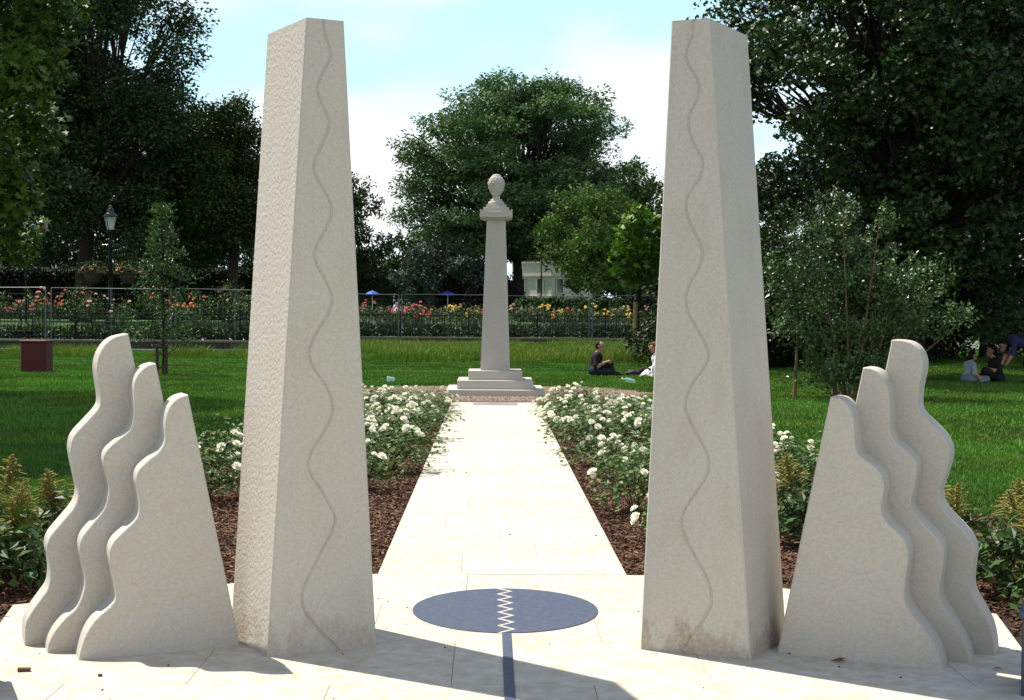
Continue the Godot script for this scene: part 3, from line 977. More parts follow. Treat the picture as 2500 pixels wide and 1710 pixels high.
func fences() -> void:
	# hired mesh fence panels on the lawn
	var joints_left := [-17.2, -13.5, -9.75, -6.0]
	var joints_mid := [-6.9, -3.42, 0.15, 3.68, 7.2, 10.7]
	var names := ["galvanised mesh fence panel at the left edge, behind the red bin", "galvanised mesh fence panel behind the staked sapling", "galvanised mesh fence panel just left of the left pillar", "", "galvanised mesh fence panel just right of the left pillar", "galvanised mesh fence panel left of the obelisk", "galvanised mesh fence panel right of the obelisk", "galvanised mesh fence panel behind the seated man", "galvanised mesh fence panel behind the right pillar"]
	var spans := []
	for k in 3:
		spans.append([joints_left[k], joints_left[k + 1], 42.5 + 0.15 * k, k])
	for k in 5:
		spans.append([joints_mid[k], joints_mid[k + 1], 52.0 - 0.1 * k, 4 + k])
	for s in spans:
		var x0: float = s[0] + 0.06
		var x1: float = s[1] - 0.06
		var d: float = s[2]
		var y0 := lawn_y(x0, d)
		var o := thing("fence_panel", names[s[3]], "fence panel", V(x0, y0, d), "mesh fence panels along the lawn")
		var len_ := x1 - x0
		var st := new_st()
		var hi := 2.0 + rng.randf_range(-0.03, 0.05)
		var hi2 := hi + rng.randf_range(-0.06, 0.04)
		tube(st, [Vector3(0, 0.0, 0), Vector3(0, hi, 0)], [0.017], 6)
		tube(st, [Vector3(len_, 0.0, 0), Vector3(len_, hi2, 0)], [0.017], 6)
		tube(st, [Vector3(0, hi, 0), Vector3(len_, hi2, 0)], [0.014], 6)
		tube(st, [Vector3(0, 0.14, 0), Vector3(len_, 0.14, 0)], [0.017], 6)
		mi("frame", done(st), M.galvanised, o)
		st = new_st()
		tube(st, [Vector3(len_ * 0.5, 0.14, 0), Vector3(len_ * 0.5, (hi + hi2) * 0.5, 0)], [0.012], 6)
		mi("upright", done(st), M.galvanised, o)
		st = new_st()
		var x := 0.12
		while x < len_:
			wire(st, Vector3(x, 0.14, 0.004), Vector3(x, minf(hi, hi2) - 0.01, 0.004), 0.0012)
			x += 0.2
		var y := 0.42
		while y < 1.95:
			wire(st, Vector3(0, y, 0), Vector3(len_, y, 0), 0.0012)
			y += 0.28
		var wm := mi("wire_mesh", done(st), M.galvanised, o)
		wm.set_meta("kind", "stuff")
		var ft := new_st()
		box(ft, Vector3(0.0, 0.05, 0), Vector3(0.22, 0.14, 0.6), 0.02)
		mi("foot_block", done(ft), M.dark_metal, o)
	# low wall and iron railing of the rose garden
	for part in [[-20.0, -6.3, 46.0, "left"], [-7.2, 16.0, 55.0, "middle"]]:
		var x0: float = part[0]
		var x1: float = part[1]
		var d: float = part[2]
		var wl := thing("garden_wall", "low dark garden wall under the iron railing, %s the left pillar" % ("left of" if part[3] == "left" else "right of"), "wall", V(x0, 0.1, d))
		mi("wall_body", box_mesh(Vector3(x1 - x0, 0.36, 0.24), 0.0, Vector3((x1 - x0) * 0.5, 0.18, 0)), M.old_wall, wl)
		mi("coping", box_mesh(Vector3(x1 - x0, 0.07, 0.30), 0.01, Vector3((x1 - x0) * 0.5, 0.395, 0)), M.kerb_stone, wl)
		var ra := thing("iron_railing", "black iron railing on the low wall, %s the left pillar" % ("left of" if part[3] == "left" else "right of"), "railing", V(x0, 0.53, d))
		var rails := new_st()
		for y in [0.10, 0.86]:
			box(rails, Vector3((x1 - x0) * 0.5, y, 0), Vector3(x1 - x0, 0.03, 0.022))
		mi("rails", done(rails), M.black_iron, ra)
		var barm := new_st()
		tube(barm, [Vector3(0, 0, 0), Vector3(0, 0.92, 0), Vector3(0, 0.99, 0)], [0.0115, 0.0115, 0.002], 6)
		var bar := done(barm)
		var x := x0 + 0.06
		while x < x1:
			mi("bar", bar, M.black_iron, ra, Vector3(x - x0, 0, 0))
			x += 0.115
		var post := new_st()
		box(post, Vector3(0, 0.5, 0), Vector3(0.05, 1.06, 0.05), 0.01)
		var pm := done(post)
		x = x0 + 0.9
		while x < x1:
			mi("post", pm, M.black_iron, ra, Vector3(x - x0, 0, -0.03))
			x += 2.7

func wire(st: SurfaceTool, a: Vector3, b: Vector3, r: float) -> void:
	tube(st, [a, b], [r], 3, false)

# ------------------------------------------------------------------ leaves and trees

func leaf_shape(st: SurfaceTool, p: Vector3, n: Vector3, t: Vector3, l: float, w: float) -> void:
	var s := n.cross(t).normalized()
	var tip := p + t * l - n * l * 0.12
	var mid := p + t * l * 0.45
	var lft := mid - s * w * 0.5 + n * w * 0.12
	var rgt := mid + s * w * 0.5 + n * w * 0.12
	tri(st, p, tip, lft)
	tri(st, p, rgt, tip)

func lobed_leaf(st: SurfaceTool, p: Vector3, n: Vector3, t: Vector3, l: float) -> void:
	var s := n.cross(t).normalized()
	var pts := []
	for k in 11:
		var a := lerpf(-2.5, 2.5, k / 10.0)
		var r := 0.58 if k % 2 == 1 else 0.40
		if k == 5:
			r = 0.68
		if k == 3 or k == 7:
			r = 0.62
		pts.append(p + (t * (0.42 + cos(a) * r) + s * sin(a) * r) * l - n * l * 0.16 * r * r)
	var c := p + t * l * 0.40
	for k in 10:
		tri(st, c, pts[k], pts[k + 1])

func clump(key: String, count: int, l: float, w: float, rad: Vector3, up: float, lobed := false, twig := false) -> ArrayMesh:
	if built.has(key):
		return built[key]
	var st := new_st()
	for k in count:
		var dir := sphere_dir()
		var p := dir * rad * pow(rng.randf(), 0.4)
		var n := (sphere_dir() + Vector3.UP * up).normalized()
		var t := (dir + sphere_dir() * 0.7)
		t = (t - n * t.dot(n)).normalized()
		var sc := rng.randf_range(0.75, 1.2)
		var v := rng.randf_range(0.75, 1.2)
		st.set_color(Color(v * rng.randf_range(0.9, 1.12), v, v * rng.randf_range(0.8, 1.1)))
		if lobed:
			lobed_leaf(st, p, n, t, l * sc)
		else:
			leaf_shape(st, p, n, t, l * sc, w * sc)
	var m := done(st)
	built[key] = m
	return m

func limb_points(a: Vector3, b: Vector3, bend: float, n: int) -> Array:
	var out := []
	var mid := (a + b) * 0.5 + Vector3(rng.randf_range(-1, 1), rng.randf_range(0.0, 0.6), rng.randf_range(-1, 1)) * bend * (b - a).length()
	for k in n + 1:
		var t := float(k) / n
		out.append(a.lerp(mid, t).lerp(mid.lerp(b, t), t))
	return out

# a tree: tapered trunk with limbs to every lobe of the crown; lobes are [centre, radii, clumps] relative to the base
func tree(called: String, label: String, base: Vector3, fork: Vector3, r0: float, lobes: Array, mesh: ArrayMesh, size: float, tint: Color, mat: Material, bark: Material, group := "", limbs := true, tilt := 0.5) -> Node3D:
	var o := thing(called, label, "tree", base, group)
	var st := new_st()
	tube(st, [Vector3(0, -0.1, 0), Vector3(0, 0.05, 0) + fork * 0.06, fork * 0.5 + Vector3(rng.randf_range(-0.1, 0.1), 0, 0) * r0 * 3.0, fork], [r0 * 1.5, r0 * 1.15, r0 * 0.9, r0 * 0.75], 9)
	var xf := []
	var cols := []
	for lb in lobes:
		var c: Vector3 = lb[0]
		var rad: Vector3 = lb[1]
		if limbs:
			var lp := limb_points(fork, c + Vector3(0, rad.y * 0.2, 0), 0.12, 6)
			var rr := r0 * rng.randf_range(0.30, 0.45)
			tube(st, lp, [rr, rr * 0.9, rr * 0.8, rr * 0.65, rr * 0.5, rr * 0.35, rr * 0.18], 6)
			for k in 4:
				var e := c + sphere_dir() * rad * 0.8
				tube(st, limb_points(lp[4], e, 0.15, 3), [rr * 0.45, rr * 0.3, rr * 0.2, rr * 0.08], 4, false)
		var lt := rng.randf_range(0.85, 1.15)
		for k in int(lb[2]):
			var dir := sphere_dir()
			var p := c + dir * rad * pow(rng.randf_range(0.12, 1.0), 0.45)
			var s := size * rng.randf_range(0.7, 1.25)
			xf.append(Transform3D(rand_basis(tilt) * Basis.from_scale(Vector3.ONE * s), p))
			var v := lt * rng.randf_range(0.72, 1.2)
			cols.append(Color(tint.r * v * rng.randf_range(0.9, 1.15), tint.g * v, tint.b * v))
	mi("trunk", done(st), bark, o)
	scatter("crown", mesh, mat, xf, cols, o)
	return o

func dome_lobes(c: Vector3, rad: Vector3, n: int, lobe: Vector3, per: int, low := -0.35, fill := 0.35) -> Array:
	var out := []
	var tries := 0
	while out.size() < n and tries < 4000:
		tries += 1
		var dir := sphere_dir()
		if dir.y < low:
			continue
		var k := rng.randf_range(0.80, 1.0) if rng.randf() > fill else rng.randf_range(0.2, 0.75)
		var p := c + dir * rad * k
		var ok := true
		for e in out:
			if ((p - e[0]) / lobe).length() < 0.95:
				ok = false
				break
		if ok or tries > 2500:
			out.append([p, lobe * rng.randf_range(0.8, 1.2), per])
	return out

func big_trees() -> void:
	var far := clump("far", 22, 0.42, 0.2, Vector3(0.75, 0.5, 0.75), 0.9)
	var plate := clump("plate", 24, 0.5, 0.22, Vector3(0.95, 0.34, 0.95), 1.5)
	var broad := clump("broad", 40, 0.165, 0.10, Vector3(0.55, 0.36, 0.55), 1.1)
	var plane_leaf := clump("plane", 16, 0.12, 0.13, Vector3(0.34, 0.26, 0.34), 0.9, true)
	var near := clump("near", 18, 0.135, 0.12, Vector3(0.34, 0.24, 0.34), 1.1, true)
	# the spreading tree behind the obelisk
	var lobes := []
	var prof := [[8.3, 8.4, -1.4], [10.6, 10.6, -1.2], [13.0, 11.3, -1.4], [15.6, 11.2, -1.2], [18.0, 10.6, -1.2], [20.4, 9.8, -0.2], [22.8, 7.8, 0.8], [24.6, 4.8, 0.4]]
	for r in prof:
		var n := int(r[1] * 1.6)
		for k in n:
			var a := TAU * (k + rng.randf() * 0.7) / n
			var q: float = r[1] * rng.randf_range(0.80, 1.02) if k % 3 != 0 else r[1] * rng.randf_range(0.3, 0.7)
			lobes.append([Vector3(cos(a) * q + r[2], r[0] + rng.randf_range(-1.2, 1.2), sin(a) * q), Vector3(2.7, 1.15, 2.7) * rng.randf_range(0.8, 1.2), 36])
	tree("spreading_tree", "broad spreading tree with layered dark foliage and open limbs, behind the obelisk", V(3.1, 1.0, 150.0), Vector3(-0.3, 6.2, 0), 0.62, lobes, plate, 1.0, Color(0.14, 0.235, 0.105), M.foliage_far, M.bark)
	# left of it, partly behind the left pillar
	tree("leafy_tree", "rounded leafy tree between the left pillar and the spreading tree", V(-17.5, 1.0, 152.0), Vector3(0, 4.5, 0), 0.4, dome_lobes(Vector3(0, 8.5, 0), Vector3(6.6, 7.5, 6), 40, Vector3(1.9, 1.4, 1.9), 26, -0.9), far, 1.0, Color(0.045, 0.085, 0.03), M.foliage_far, M.bark)
	tree("leafy_tree", "small yellow green tree low behind the left side of the spreading tree", V(-11.5, 1.0, 160.0), Vector3(0, 3.5, 0), 0.3, dome_lobes(Vector3(0, 5.5, 0), Vector3(4.5, 5.0, 4), 26, Vector3(1.7, 1.3, 1.7), 26, -0.9), far, 1.0, Color(0.06, 0.10, 0.03), M.foliage_far, M.bark)
	tree("holly_bush", "grey green rounded evergreen bush low in front of the spreading tree", V(-5.2, 1.0, 140.0), Vector3(0, 1.5, 0), 0.3, dome_lobes(Vector3(0, 3.2, 0), Vector3(4.6, 4.0, 4), 34, Vector3(1.5, 1.1, 1.5), 30, -0.8), far, 0.85, Color(0.060, 0.085, 0.072), M.foliage, M.bark)
	tree("copper_bush", "dark purplish bush beside the obelisk, under the spreading tree", V(-1.2, 1.0, 141.0), Vector3(0, 1.0, 0), 0.25, dome_lobes(Vector3(0, 2.2, 0), Vector3(3.4, 2.8, 3), 20, Vector3(1.3, 1.0, 1.3), 28, -0.8), far, 0.8, Color(0.040, 0.030, 0.032), M.foliage_far, M.bark)
	# right of it
	tree("leafy_tree", "light green feathery tree left of the right pillar", V(10.2, 1.0, 132.0), Vector3(0, 3.2, 0), 0.28, dome_lobes(Vector3(0.2, 7.0, 0), Vector3(5.0, 5.4, 4.4), 36, Vector3(1.7, 1.2, 1.7), 26, -0.75), far, 0.9, Color(0.13, 0.21, 0.055), M.foliage_far, M.bark)
	tree("leafy_tree", "taller mid green tree behind the light green feathery tree", V(15.0, 1.0, 158.0), Vector3(0, 5.0, 0), 0.4, dome_lobes(Vector3(0, 10.0, 0), Vector3(6.5, 7.8, 6), 44, Vector3(2.0, 1.5, 2.0), 26, -0.8), far, 1.05, Color(0.09, 0.16, 0.05), M.foliage_far, M.bark)
	# the dark trees left of the left pillar
	tree("lime_tree", "tallest dark lime tree, left of the left pillar, cut by the picture's top", V(-17.6, 1.0, 60.0), Vector3(0.3, 4.0, 0), 0.36, dome_lobes(Vector3(0.6, 9.0, 0), Vector3(4.3, 8.2, 4.2), 70, Vector3(1.25, 0.85, 1.25), 34, -0.72, 0.45), broad, 1.15, Color(0.058, 0.098, 0.036), M.foliage, M.bark)
	tree("hornbeam_tree", "dark pointed tree touching the left pillar", V(-11.6, 1.0, 62.0), Vector3(0.2, 3.6, 0), 0.26, dome_lobes(Vector3(0, 5.8, 0), Vector3(2.2, 3.9, 2.2), 42, Vector3(0.95, 0.6, 0.95), 34, -0.8, 0.4), broad, 0.95, Color(0.068, 0.110, 0.030), M.foliage, M.bark)
	tree("hornbeam_tree", "dark tree between the tall lime and the pointed tree", V(-15.0, 1.0, 66.0), Vector3(0.2, 3.4, 0), 0.26, dome_lobes(Vector3(-0.1, 6.3, 0), Vector3(2.7, 4.4, 2.6), 46, Vector3(1.0, 0.65, 1.0), 34, -0.7, 0.45), broad, 1.0, Color(0.050, 0.080, 0.028), M.foliage, M.bark)
	tree("lime_tree", "dark lime tree at the left edge, behind the overhanging branch", V(-22.5, 1.0, 62.0), Vector3(0, 4.2, 0), 0.34, dome_lobes(Vector3(0, 8.6, 0), Vector3(4.0, 7.0, 4.0), 56, Vector3(1.25, 0.85, 1.25), 32, -0.75, 0.45), broad, 1.15, Color(0.05, 0.082, 0.03), M.foliage, M.bark)
	# overhanging tree at the left edge
	var ov := []
	for e in [[1.3, 8.6], [1.9, 7.6], [2.3, 6.6], [2.2, 5.7], [1.7, 5.0], [1.2, 4.3], [1.4, 3.8], [0.9, 3.2], [0.3, 2.6], [0.4, 5.4], [0.2, 6.6], [0.2, 7.8], [1.0, 2.9], [-0.8, 3.6], [-1.2, 5.0], [-1.0, 6.8]]:
		for k in 2:
			ov.append([Vector3(e[0] + rng.randf_range(-0.3, 0.3), e[1] + rng.randf_range(-0.3, 0.3), rng.randf_range(-1.2, 1.2)), Vector3(0.8, 0.5, 0.8), 26])
	tree("sycamore_tree", "bright edged sycamore branches hanging in at the left edge of the picture", V(-10.3, 0.0, 25.0), Vector3(-0.6, 3.2, 0), 0.24, ov, near, 1.0, Color(0.085, 0.155, 0.026), M.foliage, M.bark)
	tree("sycamore_tree", "tall sycamore standing left of the picture whose shade dapples the left lawn", V(-12.6, 0.0, 20.5), Vector3(0.0, 6.6, 0), 0.3, dome_lobes(Vector3(0.3, 11.0, 0), Vector3(4.4, 3.8, 5.2), 90, Vector3(1.0, 0.7, 1.0), 40, -0.8, 0.4), near, 1.15, Color(0.055, 0.105, 0.018), M.foliage, M.bark)
	# plane tree that fills the top right
	var pl := dome_lobes(Vector3(0.2, 6.6, 0), Vector3(5.0, 5.8, 4.2), 165, Vector3(0.8, 0.6, 0.8), 40, -0.95, 0.5)
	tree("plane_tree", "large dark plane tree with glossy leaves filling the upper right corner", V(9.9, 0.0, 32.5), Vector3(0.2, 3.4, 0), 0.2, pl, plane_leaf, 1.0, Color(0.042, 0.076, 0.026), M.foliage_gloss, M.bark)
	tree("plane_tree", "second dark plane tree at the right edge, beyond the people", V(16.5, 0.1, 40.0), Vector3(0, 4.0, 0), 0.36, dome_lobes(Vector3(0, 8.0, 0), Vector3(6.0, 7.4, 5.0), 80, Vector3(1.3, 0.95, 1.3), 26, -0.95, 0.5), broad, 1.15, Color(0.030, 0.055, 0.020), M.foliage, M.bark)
	# dark shrubbery under the right hand trees
	for e in [[6.6, 38.0, 2.3, 2.6], [9.6, 40.0, 2.6, 3.0], [12.6, 41.5, 2.7, 2.8], [15.6, 44.0, 2.6, 3.2], [8.2, 46.0, 2.4, 3.6]]:
		var where: String = {6.6: "just right of the right pillar", 9.6: "behind the birch thicket", 12.6: "behind the people under the trees", 15.6: "at the right edge", 8.2: "farthest back behind the birch thicket"}[e[0]]
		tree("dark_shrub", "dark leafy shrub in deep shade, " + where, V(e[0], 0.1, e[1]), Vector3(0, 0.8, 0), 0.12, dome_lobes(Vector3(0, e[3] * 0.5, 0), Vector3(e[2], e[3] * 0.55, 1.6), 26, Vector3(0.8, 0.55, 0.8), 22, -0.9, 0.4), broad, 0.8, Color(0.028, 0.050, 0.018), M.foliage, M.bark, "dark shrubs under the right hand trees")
	# a belt of trees far behind that closes the view
	var spots := [[-62, 0.9], [-52, 1.0], [-43, 0.9], [-34, 1.05], [-26, 0.95], [-6, 0.62], [13, 0.7], [22, 0.9], [30, 0.8], [39, 1.0], [49, 0.9], [59, 1.0]]
	for e in spots:
		var k: float = e[1]
		tree("distant_tree", "distant tree in the far belt behind the park, %s from the left" % nth[spots.find(e) + 1], V(e[0] * 1.05, 1.0, 185.0 + rng.randf_range(-8, 8)), Vector3(0, 3, 0), 0.3, dome_lobes(Vector3(0, 7.0 * k, 0), Vector3(6.2, 8.0 * k, 4), 30, Vector3(2.3, 1.8, 2.3), 22, -0.95, 0.3), far, 1.25, Color(0.035, 0.062, 0.024), M.foliage_far, M.bark, "trees of the far belt")

func small_trees() -> void:
	var small := clump("small", 10, 0.085, 0.045, Vector3(0.13, 0.10, 0.13), 0.8)
	var birch := clump("birch", 9, 0.075, 0.055, Vector3(0.15, 0.13, 0.15), 0.9)
	var maple := clump("maple", 7, 0.17, 0.15, Vector3(0.2, 0.16, 0.2), 0.9, true)
	# staked sapling on the left lawn
	var lobes := []
	for k in 46:
		var t := k / 45.0
		var y := lerpf(0.75, 3.85, t)
		var r := 1.02 * pow(1.0 - t, 1.05) + 0.05
		if t < 0.2:
			r *= 0.55 + t * 2.2
		var a := k * 2.4
		lobes.append([Vector3(cos(a) * r * rng.randf_range(0.3, 1.2), y + rng.randf_range(-0.1, 0.1), sin(a) * r * rng.randf_range(0.3, 1.2)), Vector3(0.2, 0.09, 0.2), 8])
	var sp := thing("sapling", "young pointed leafy sapling on the left lawn, in front of the mesh fence", "tree", V(-7.72, 0.0, 32.7))
	var st := new_st()
	tube(st, [Vector3(0, 0, 0), Vector3(0.02, 1.5, 0), Vector3(-0.03, 3.0, 0), Vector3(-0.02, 3.9, 0)], [0.028, 0.022, 0.014, 0.004], 6)
	var xf := []
	var cols := []
	for lb in lobes:
		var c: Vector3 = lb[0]
		tube(st, [Vector3(0, maxf(c.y - 0.35, 0.4), 0), c * Vector3(0.5, 1, 0.5) - Vector3(0, 0.12, 0), c], [0.012, 0.008, 0.003], 4, false)
		for k in int(lb[2]):
			xf.append(Transform3D(rand_basis(0.6) * Basis.from_scale(Vector3.ONE * rng.randf_range(0.7, 1.2)), c + sphere_dir() * lb[1]))
			var v := rng.randf_range(0.75, 1.25)
			cols.append(Color(0.115 * v, 0.185 * v, 0.075 * v))
	mi("trunk", done(st), M.bark, sp)
	scatter("crown", small, M.foliage, xf, cols, sp)
	var fr := thing("sapling_stakes", "dark H shaped timber stakes at the foot of the sapling", "stake", V(-7.69, 0.0, 32.5))
	for x in [-0.12, 0.09]:
		mi("stake", box_mesh(Vector3(0.065, 0.72, 0.065), 0.01, Vector3(x, 0.35, 0)), M.dark_wood, fr)
	for y in [0.17, 0.64]:
		mi("crossbar", box_mesh(Vector3(0.22, 0.05, 0.04), 0.0, Vector3(-0.015, y, 0.055)), M.dark_wood, fr)
	# young maple with its pale stake
	var mp := []
	for e in [[-0.05, 1.9], [-0.45, 2.2], [0.35, 2.1], [-0.2, 2.5], [0.3, 2.7], [-0.5, 2.75], [0.0, 3.0], [-0.25, 3.3], [0.3, 3.3], [0.05, 3.6], [-0.3, 3.75], [0.25, 3.95], [0.0, 4.1], [0.55, 2.6], [0.6, 3.1]]:
		mp.append([Vector3(e[0], e[1] * 0.8 + 0.85, rng.randf_range(-0.4, 0.4)), Vector3(0.27, 0.2, 0.27), 15])
	tree("young_maple", "young bright green maple tied to the pale stake, left of the right pillar", V(4.17, 0.1, 39.75), Vector3(0, 1.8, 0), 0.03, mp, maple, 0.95, Color(0.14, 0.27, 0.035), M.foliage, M.bark)
	var sk := thing("tree_stake", "pale round timber stake with black straps, supporting the young maple", "stake", V(4.05, 0.06, 39.4))
	var s2 := new_st()
	lathe(s2, [Vector2(0.0, -0.1), Vector2(0.065, -0.1), Vector2(0.065, 1.80), Vector2(0.05, 1.82), Vector2(0.0, 1.82)], 12)
	mi("post", done(s2), M.stake_wood, sk)
	for y in [1.78, 0.98]:
		var s3 := new_st()
		tube(s3, [Vector3(0, y, 0), Vector3(0, y + 0.05, 0)], [0.075], 10)
		mi("strap", done(s3), M.strap, sk)
	var tr := []
	for e in [[-0.1, 2.2], [0.3, 2.6], [-0.3, 2.9], [0.2, 3.3], [0.0, 3.8], [0.5, 3.0]]:
		tr.append([Vector3(e[0], e[1], rng.randf_range(-0.3, 0.3)), Vector3(0.3, 0.25, 0.3), 14])
	tree("young_tree", "slender dark stemmed young tree half hidden by the right pillar", V(4.92, 0.1, 41.0), Vector3(0, 2.0, 0), 0.05, tr, maple, 0.9, Color(0.06, 0.11, 0.03), M.foliage, M.bark)
	# birch thicket right of the right pillar
	var bt := thing("birch_thicket", "multi stemmed birch with small glossy leaves, behind the right sculpture", "tree", V(6.45, 0.0, 25.0))
	var stems := [[-1.45, 2.9], [-1.0, 3.6], [-0.65, 3.2], [-0.3, 4.2], [0.05, 4.4], [0.3, 3.9], [0.65, 3.3], [0.95, 3.0], [1.35, 2.4], [1.9, 2.0], [-1.2, 2.2], [0.5, 2.6], [1.55, 2.9]]
	xf = []
	cols = []
	for e in stems:
		var ss := new_st()
		var zz := rng.randf_range(-0.7, 0.7)
		var tip := Vector3(e[0] * 1.08, e[1] * 0.80, zz)
		var foot := Vector3(e[0] * 0.10, -0.05, zz * 0.15)
		var mid := Vector3(e[0] * 0.6, e[1] * 0.36, zz * 0.6)
		var path := []
		for k in 7:
			var t := k / 6.0
			path.append(foot.lerp(mid, t).lerp(mid.lerp(tip, t), t))
		tube(ss, path, [0.030, 0.026, 0.022, 0.018, 0.014, 0.009, 0.004], 5)
		for k in 16:
			var t := rng.randf_range(0.06, 1.0)
			var p := foot.lerp(mid, t).lerp(mid.lerp(tip, t), t)
			var q := p + Vector3(rng.randf_range(-0.65, 0.65), rng.randf_range(0.1, 0.5), rng.randf_range(-0.65, 0.65)) * (1.15 - t * 0.6)
			tube(ss, [p, (p + q) * 0.5 + Vector3(0, 0.05, 0), q], [0.008, 0.005, 0.002], 3, false)
			for c in 6:
				var f := p.lerp(q, rng.randf_range(0.3, 1.1))
				xf.append(Transform3D(rand_basis(0.9) * Basis.from_scale(Vector3.ONE * rng.randf_range(0.7, 1.2)), f + sphere_dir() * 0.12))
				var v := rng.randf_range(0.7, 1.2)
				cols.append(Color(0.085 * v, 0.15 * v, 0.05 * v))
		mi("stem", done(ss), M.bark_pale, bt)
	scatter("crown", birch, M.foliage_gloss, xf, cols, bt)
	var tall := []
	for k in 16:
		var t := k / 15.0
		tall.append([Vector3(rng.randf_range(-0.6, 0.6) * (1.2 - t), 1.7 + t * 1.7, rng.randf_range(-0.5, 0.5)), Vector3(0.45, 0.35, 0.45), 30])
	tree("birch_tree", "slim pale stemmed birch rising out of the birch thicket", V(6.3, 0.0, 25.6), Vector3(0.1, 3.2, 0), 0.035, tall, birch, 1.0, Color(0.042, 0.08, 0.028), M.foliage_gloss, M.bark_pale)
	tree("birch_tree", "thin birch stem standing on the lawn close beside the right pillar", V(5.5, 0.0, 25.3), Vector3(0.05, 1.6, 0), 0.03, [[Vector3(-0.1, 1.2, 0), Vector3(0.4, 0.3, 0.4), 22], [Vector3(0.2, 1.7, 0), Vector3(0.5, 0.35, 0.5), 30], [Vector3(-0.15, 2.2, 0.1), Vector3(0.5, 0.35, 0.5), 30], [Vector3(0.1, 2.7, 0), Vector3(0.45, 0.35, 0.45), 26], [Vector3(-0.2, 3.2, 0), Vector3(0.4, 0.35, 0.4), 26]], birch, 1.0, Color(0.045, 0.085, 0.03), M.foliage_gloss, M.bark_pale)

# ------------------------------------------------------------------ rose garden beyond the railing

func rose_flower(key: String, size: float) -> ArrayMesh:
	if built.has(key):
		return built[key]
	var st := new_st()
	st.set_smooth_group(-1)
	for ring in [[7, 0.50, 0.10, 0.30], [6, 0.36, 0.26, 0.26], [4, 0.20, 0.36, 0.18]]:
		var n: int = ring[0]
		for k in n:
			var a := TAU * (k + rng.randf_range(-0.15, 0.15)) / n + float(n)
			var dir := Vector3(cos(a), 0, sin(a))
			var s := Vector3(-sin(a), 0, cos(a))
			var r: float = ring[1]
			var y: float = ring[2]
			var w: float = ring[3]
			var root := dir * r * 0.15
			var m0 := dir * r * 0.75 + Vector3(0, y, 0)
			var tip := dir * r + Vector3(0, y + 0.10, 0)
			var l := m0 + s * w
			var q := m0 - s * w
			for t3 in [[root, q, m0], [root, m0, l], [q, tip, m0], [m0, tip, l]]:
				tri(st, t3[0] * size, t3[1] * size, t3[2] * size)
	var m := done(st)
	built[key] = m
	return m

func bush_foliage(key: String, rad: Vector3, leaves: int, l: float, w: float, tint: Color) -> ArrayMesh:
	if built.has(key):
		return built[key]
	var st := new_st()
	for k in 9:
		var a := rng.randf() * TAU
		var e := Vector3(cos(a) * rad.x * 0.7, rad.y * rng.randf_range(1.0, 1.7), sin(a) * rad.z * 0.7)
		st.set_color(Color(0.05, 0.06, 0.03))
		tube(st, [Vector3(0, 0, 0), e * 0.5 + Vector3(0, 0.05, 0), e], [0.006, 0.005, 0.002], 3, false)
	for k in leaves:
		var dir := sphere_dir()
		dir.y = absf(dir.y) * 1.0 - 0.12
		var p := Vector3(0, rad.y * 0.45, 0) + dir * rad * pow(rng.randf_range(0.15, 1.0), 0.45) * Vector3(1, 1.25, 1) * (1.0 + 0.22 * sin(dir.x * 5.0 + dir.z * 7.0))
		p.y = maxf(p.y, 0.02)
		var n := (sphere_dir() * 0.8 + Vector3.UP * 0.9 + dir * 0.4).normalized()
		var t := sphere_dir()
		t = (t - n * t.dot(n)).normalized()
		var v := rng.randf_range(0.6, 1.35)
		var red := 1.0 if rng.randf() > 0.05 else 2.2
		st.set_color(Color(tint.r * v * red, tint.g * v, tint.b * v))
		leaf_shape(st, p, n, t, l * rng.randf_range(0.7, 1.25), w * rng.randf_range(0.7, 1.25))
	var m := done(st)
	built[key] = m
	return m

func rose_bush(label: String, at: Vector3, variant: int, sc: float, hscale: float, petal: String, heads: int, fsize: float, group: String, called := "rose_bush", tint := Color(0.115, 0.19, 0.06)) -> Node3D:
	var o := thing(called, label, "rose bush", at, group)
	var fo := bush_foliage("%s_%d" % [called, variant], Vector3(0.40, 0.36, 0.40), 620, 0.055, 0.034, tint)
	var bs := Basis(Vector3.UP, rng.randf() * TAU) * Basis.from_scale(Vector3(sc, sc * hscale, sc))
	mi("foliage", fo, M.foliage, o, Vector3.ZERO, bs)
	var left := heads
	while left > 0:
		var dir := sphere_dir()
		dir.y = rng.randf_range(0.25, 1.0)
		if dir.z < -0.4 and rng.randf() < 0.4:
			dir.z = -dir.z
		dir = dir.normalized()
		var c := Vector3(dir.x * 0.42, 0.17 + dir.y * 0.42, dir.z * 0.42) * Vector3(sc, sc * hscale, sc)
		for k in mini(left, rng.randi_range(1, 4)):
			var s := fsize * rng.randf_range(0.75, 1.2)
			var up := (dir + Vector3.UP * 0.6 + sphere_dir() * 0.35).normalized()
			var q := Basis(Quaternion(Vector3.UP, up)) * Basis(Vector3.UP, rng.randf() * TAU) * Basis.from_scale(Vector3.ONE * s)
			mi("flower", rose_flower("rose_%d" % rng.randi_range(0, 3), 1.0), M[petal], o, c + sphere_dir() * fsize * 0.85 + up * 0.01, q)
			left -= 1
	return o

var nth := ["none", "first", "second", "third", "fourth", "fifth", "sixth", "seventh", "eighth", "ninth", "tenth", "eleventh", "twelfth", "thirteenth", "fourteenth", "fifteenth", "sixteenth", "seventeenth", "eighteenth", "nineteenth", "twentieth", "last"]

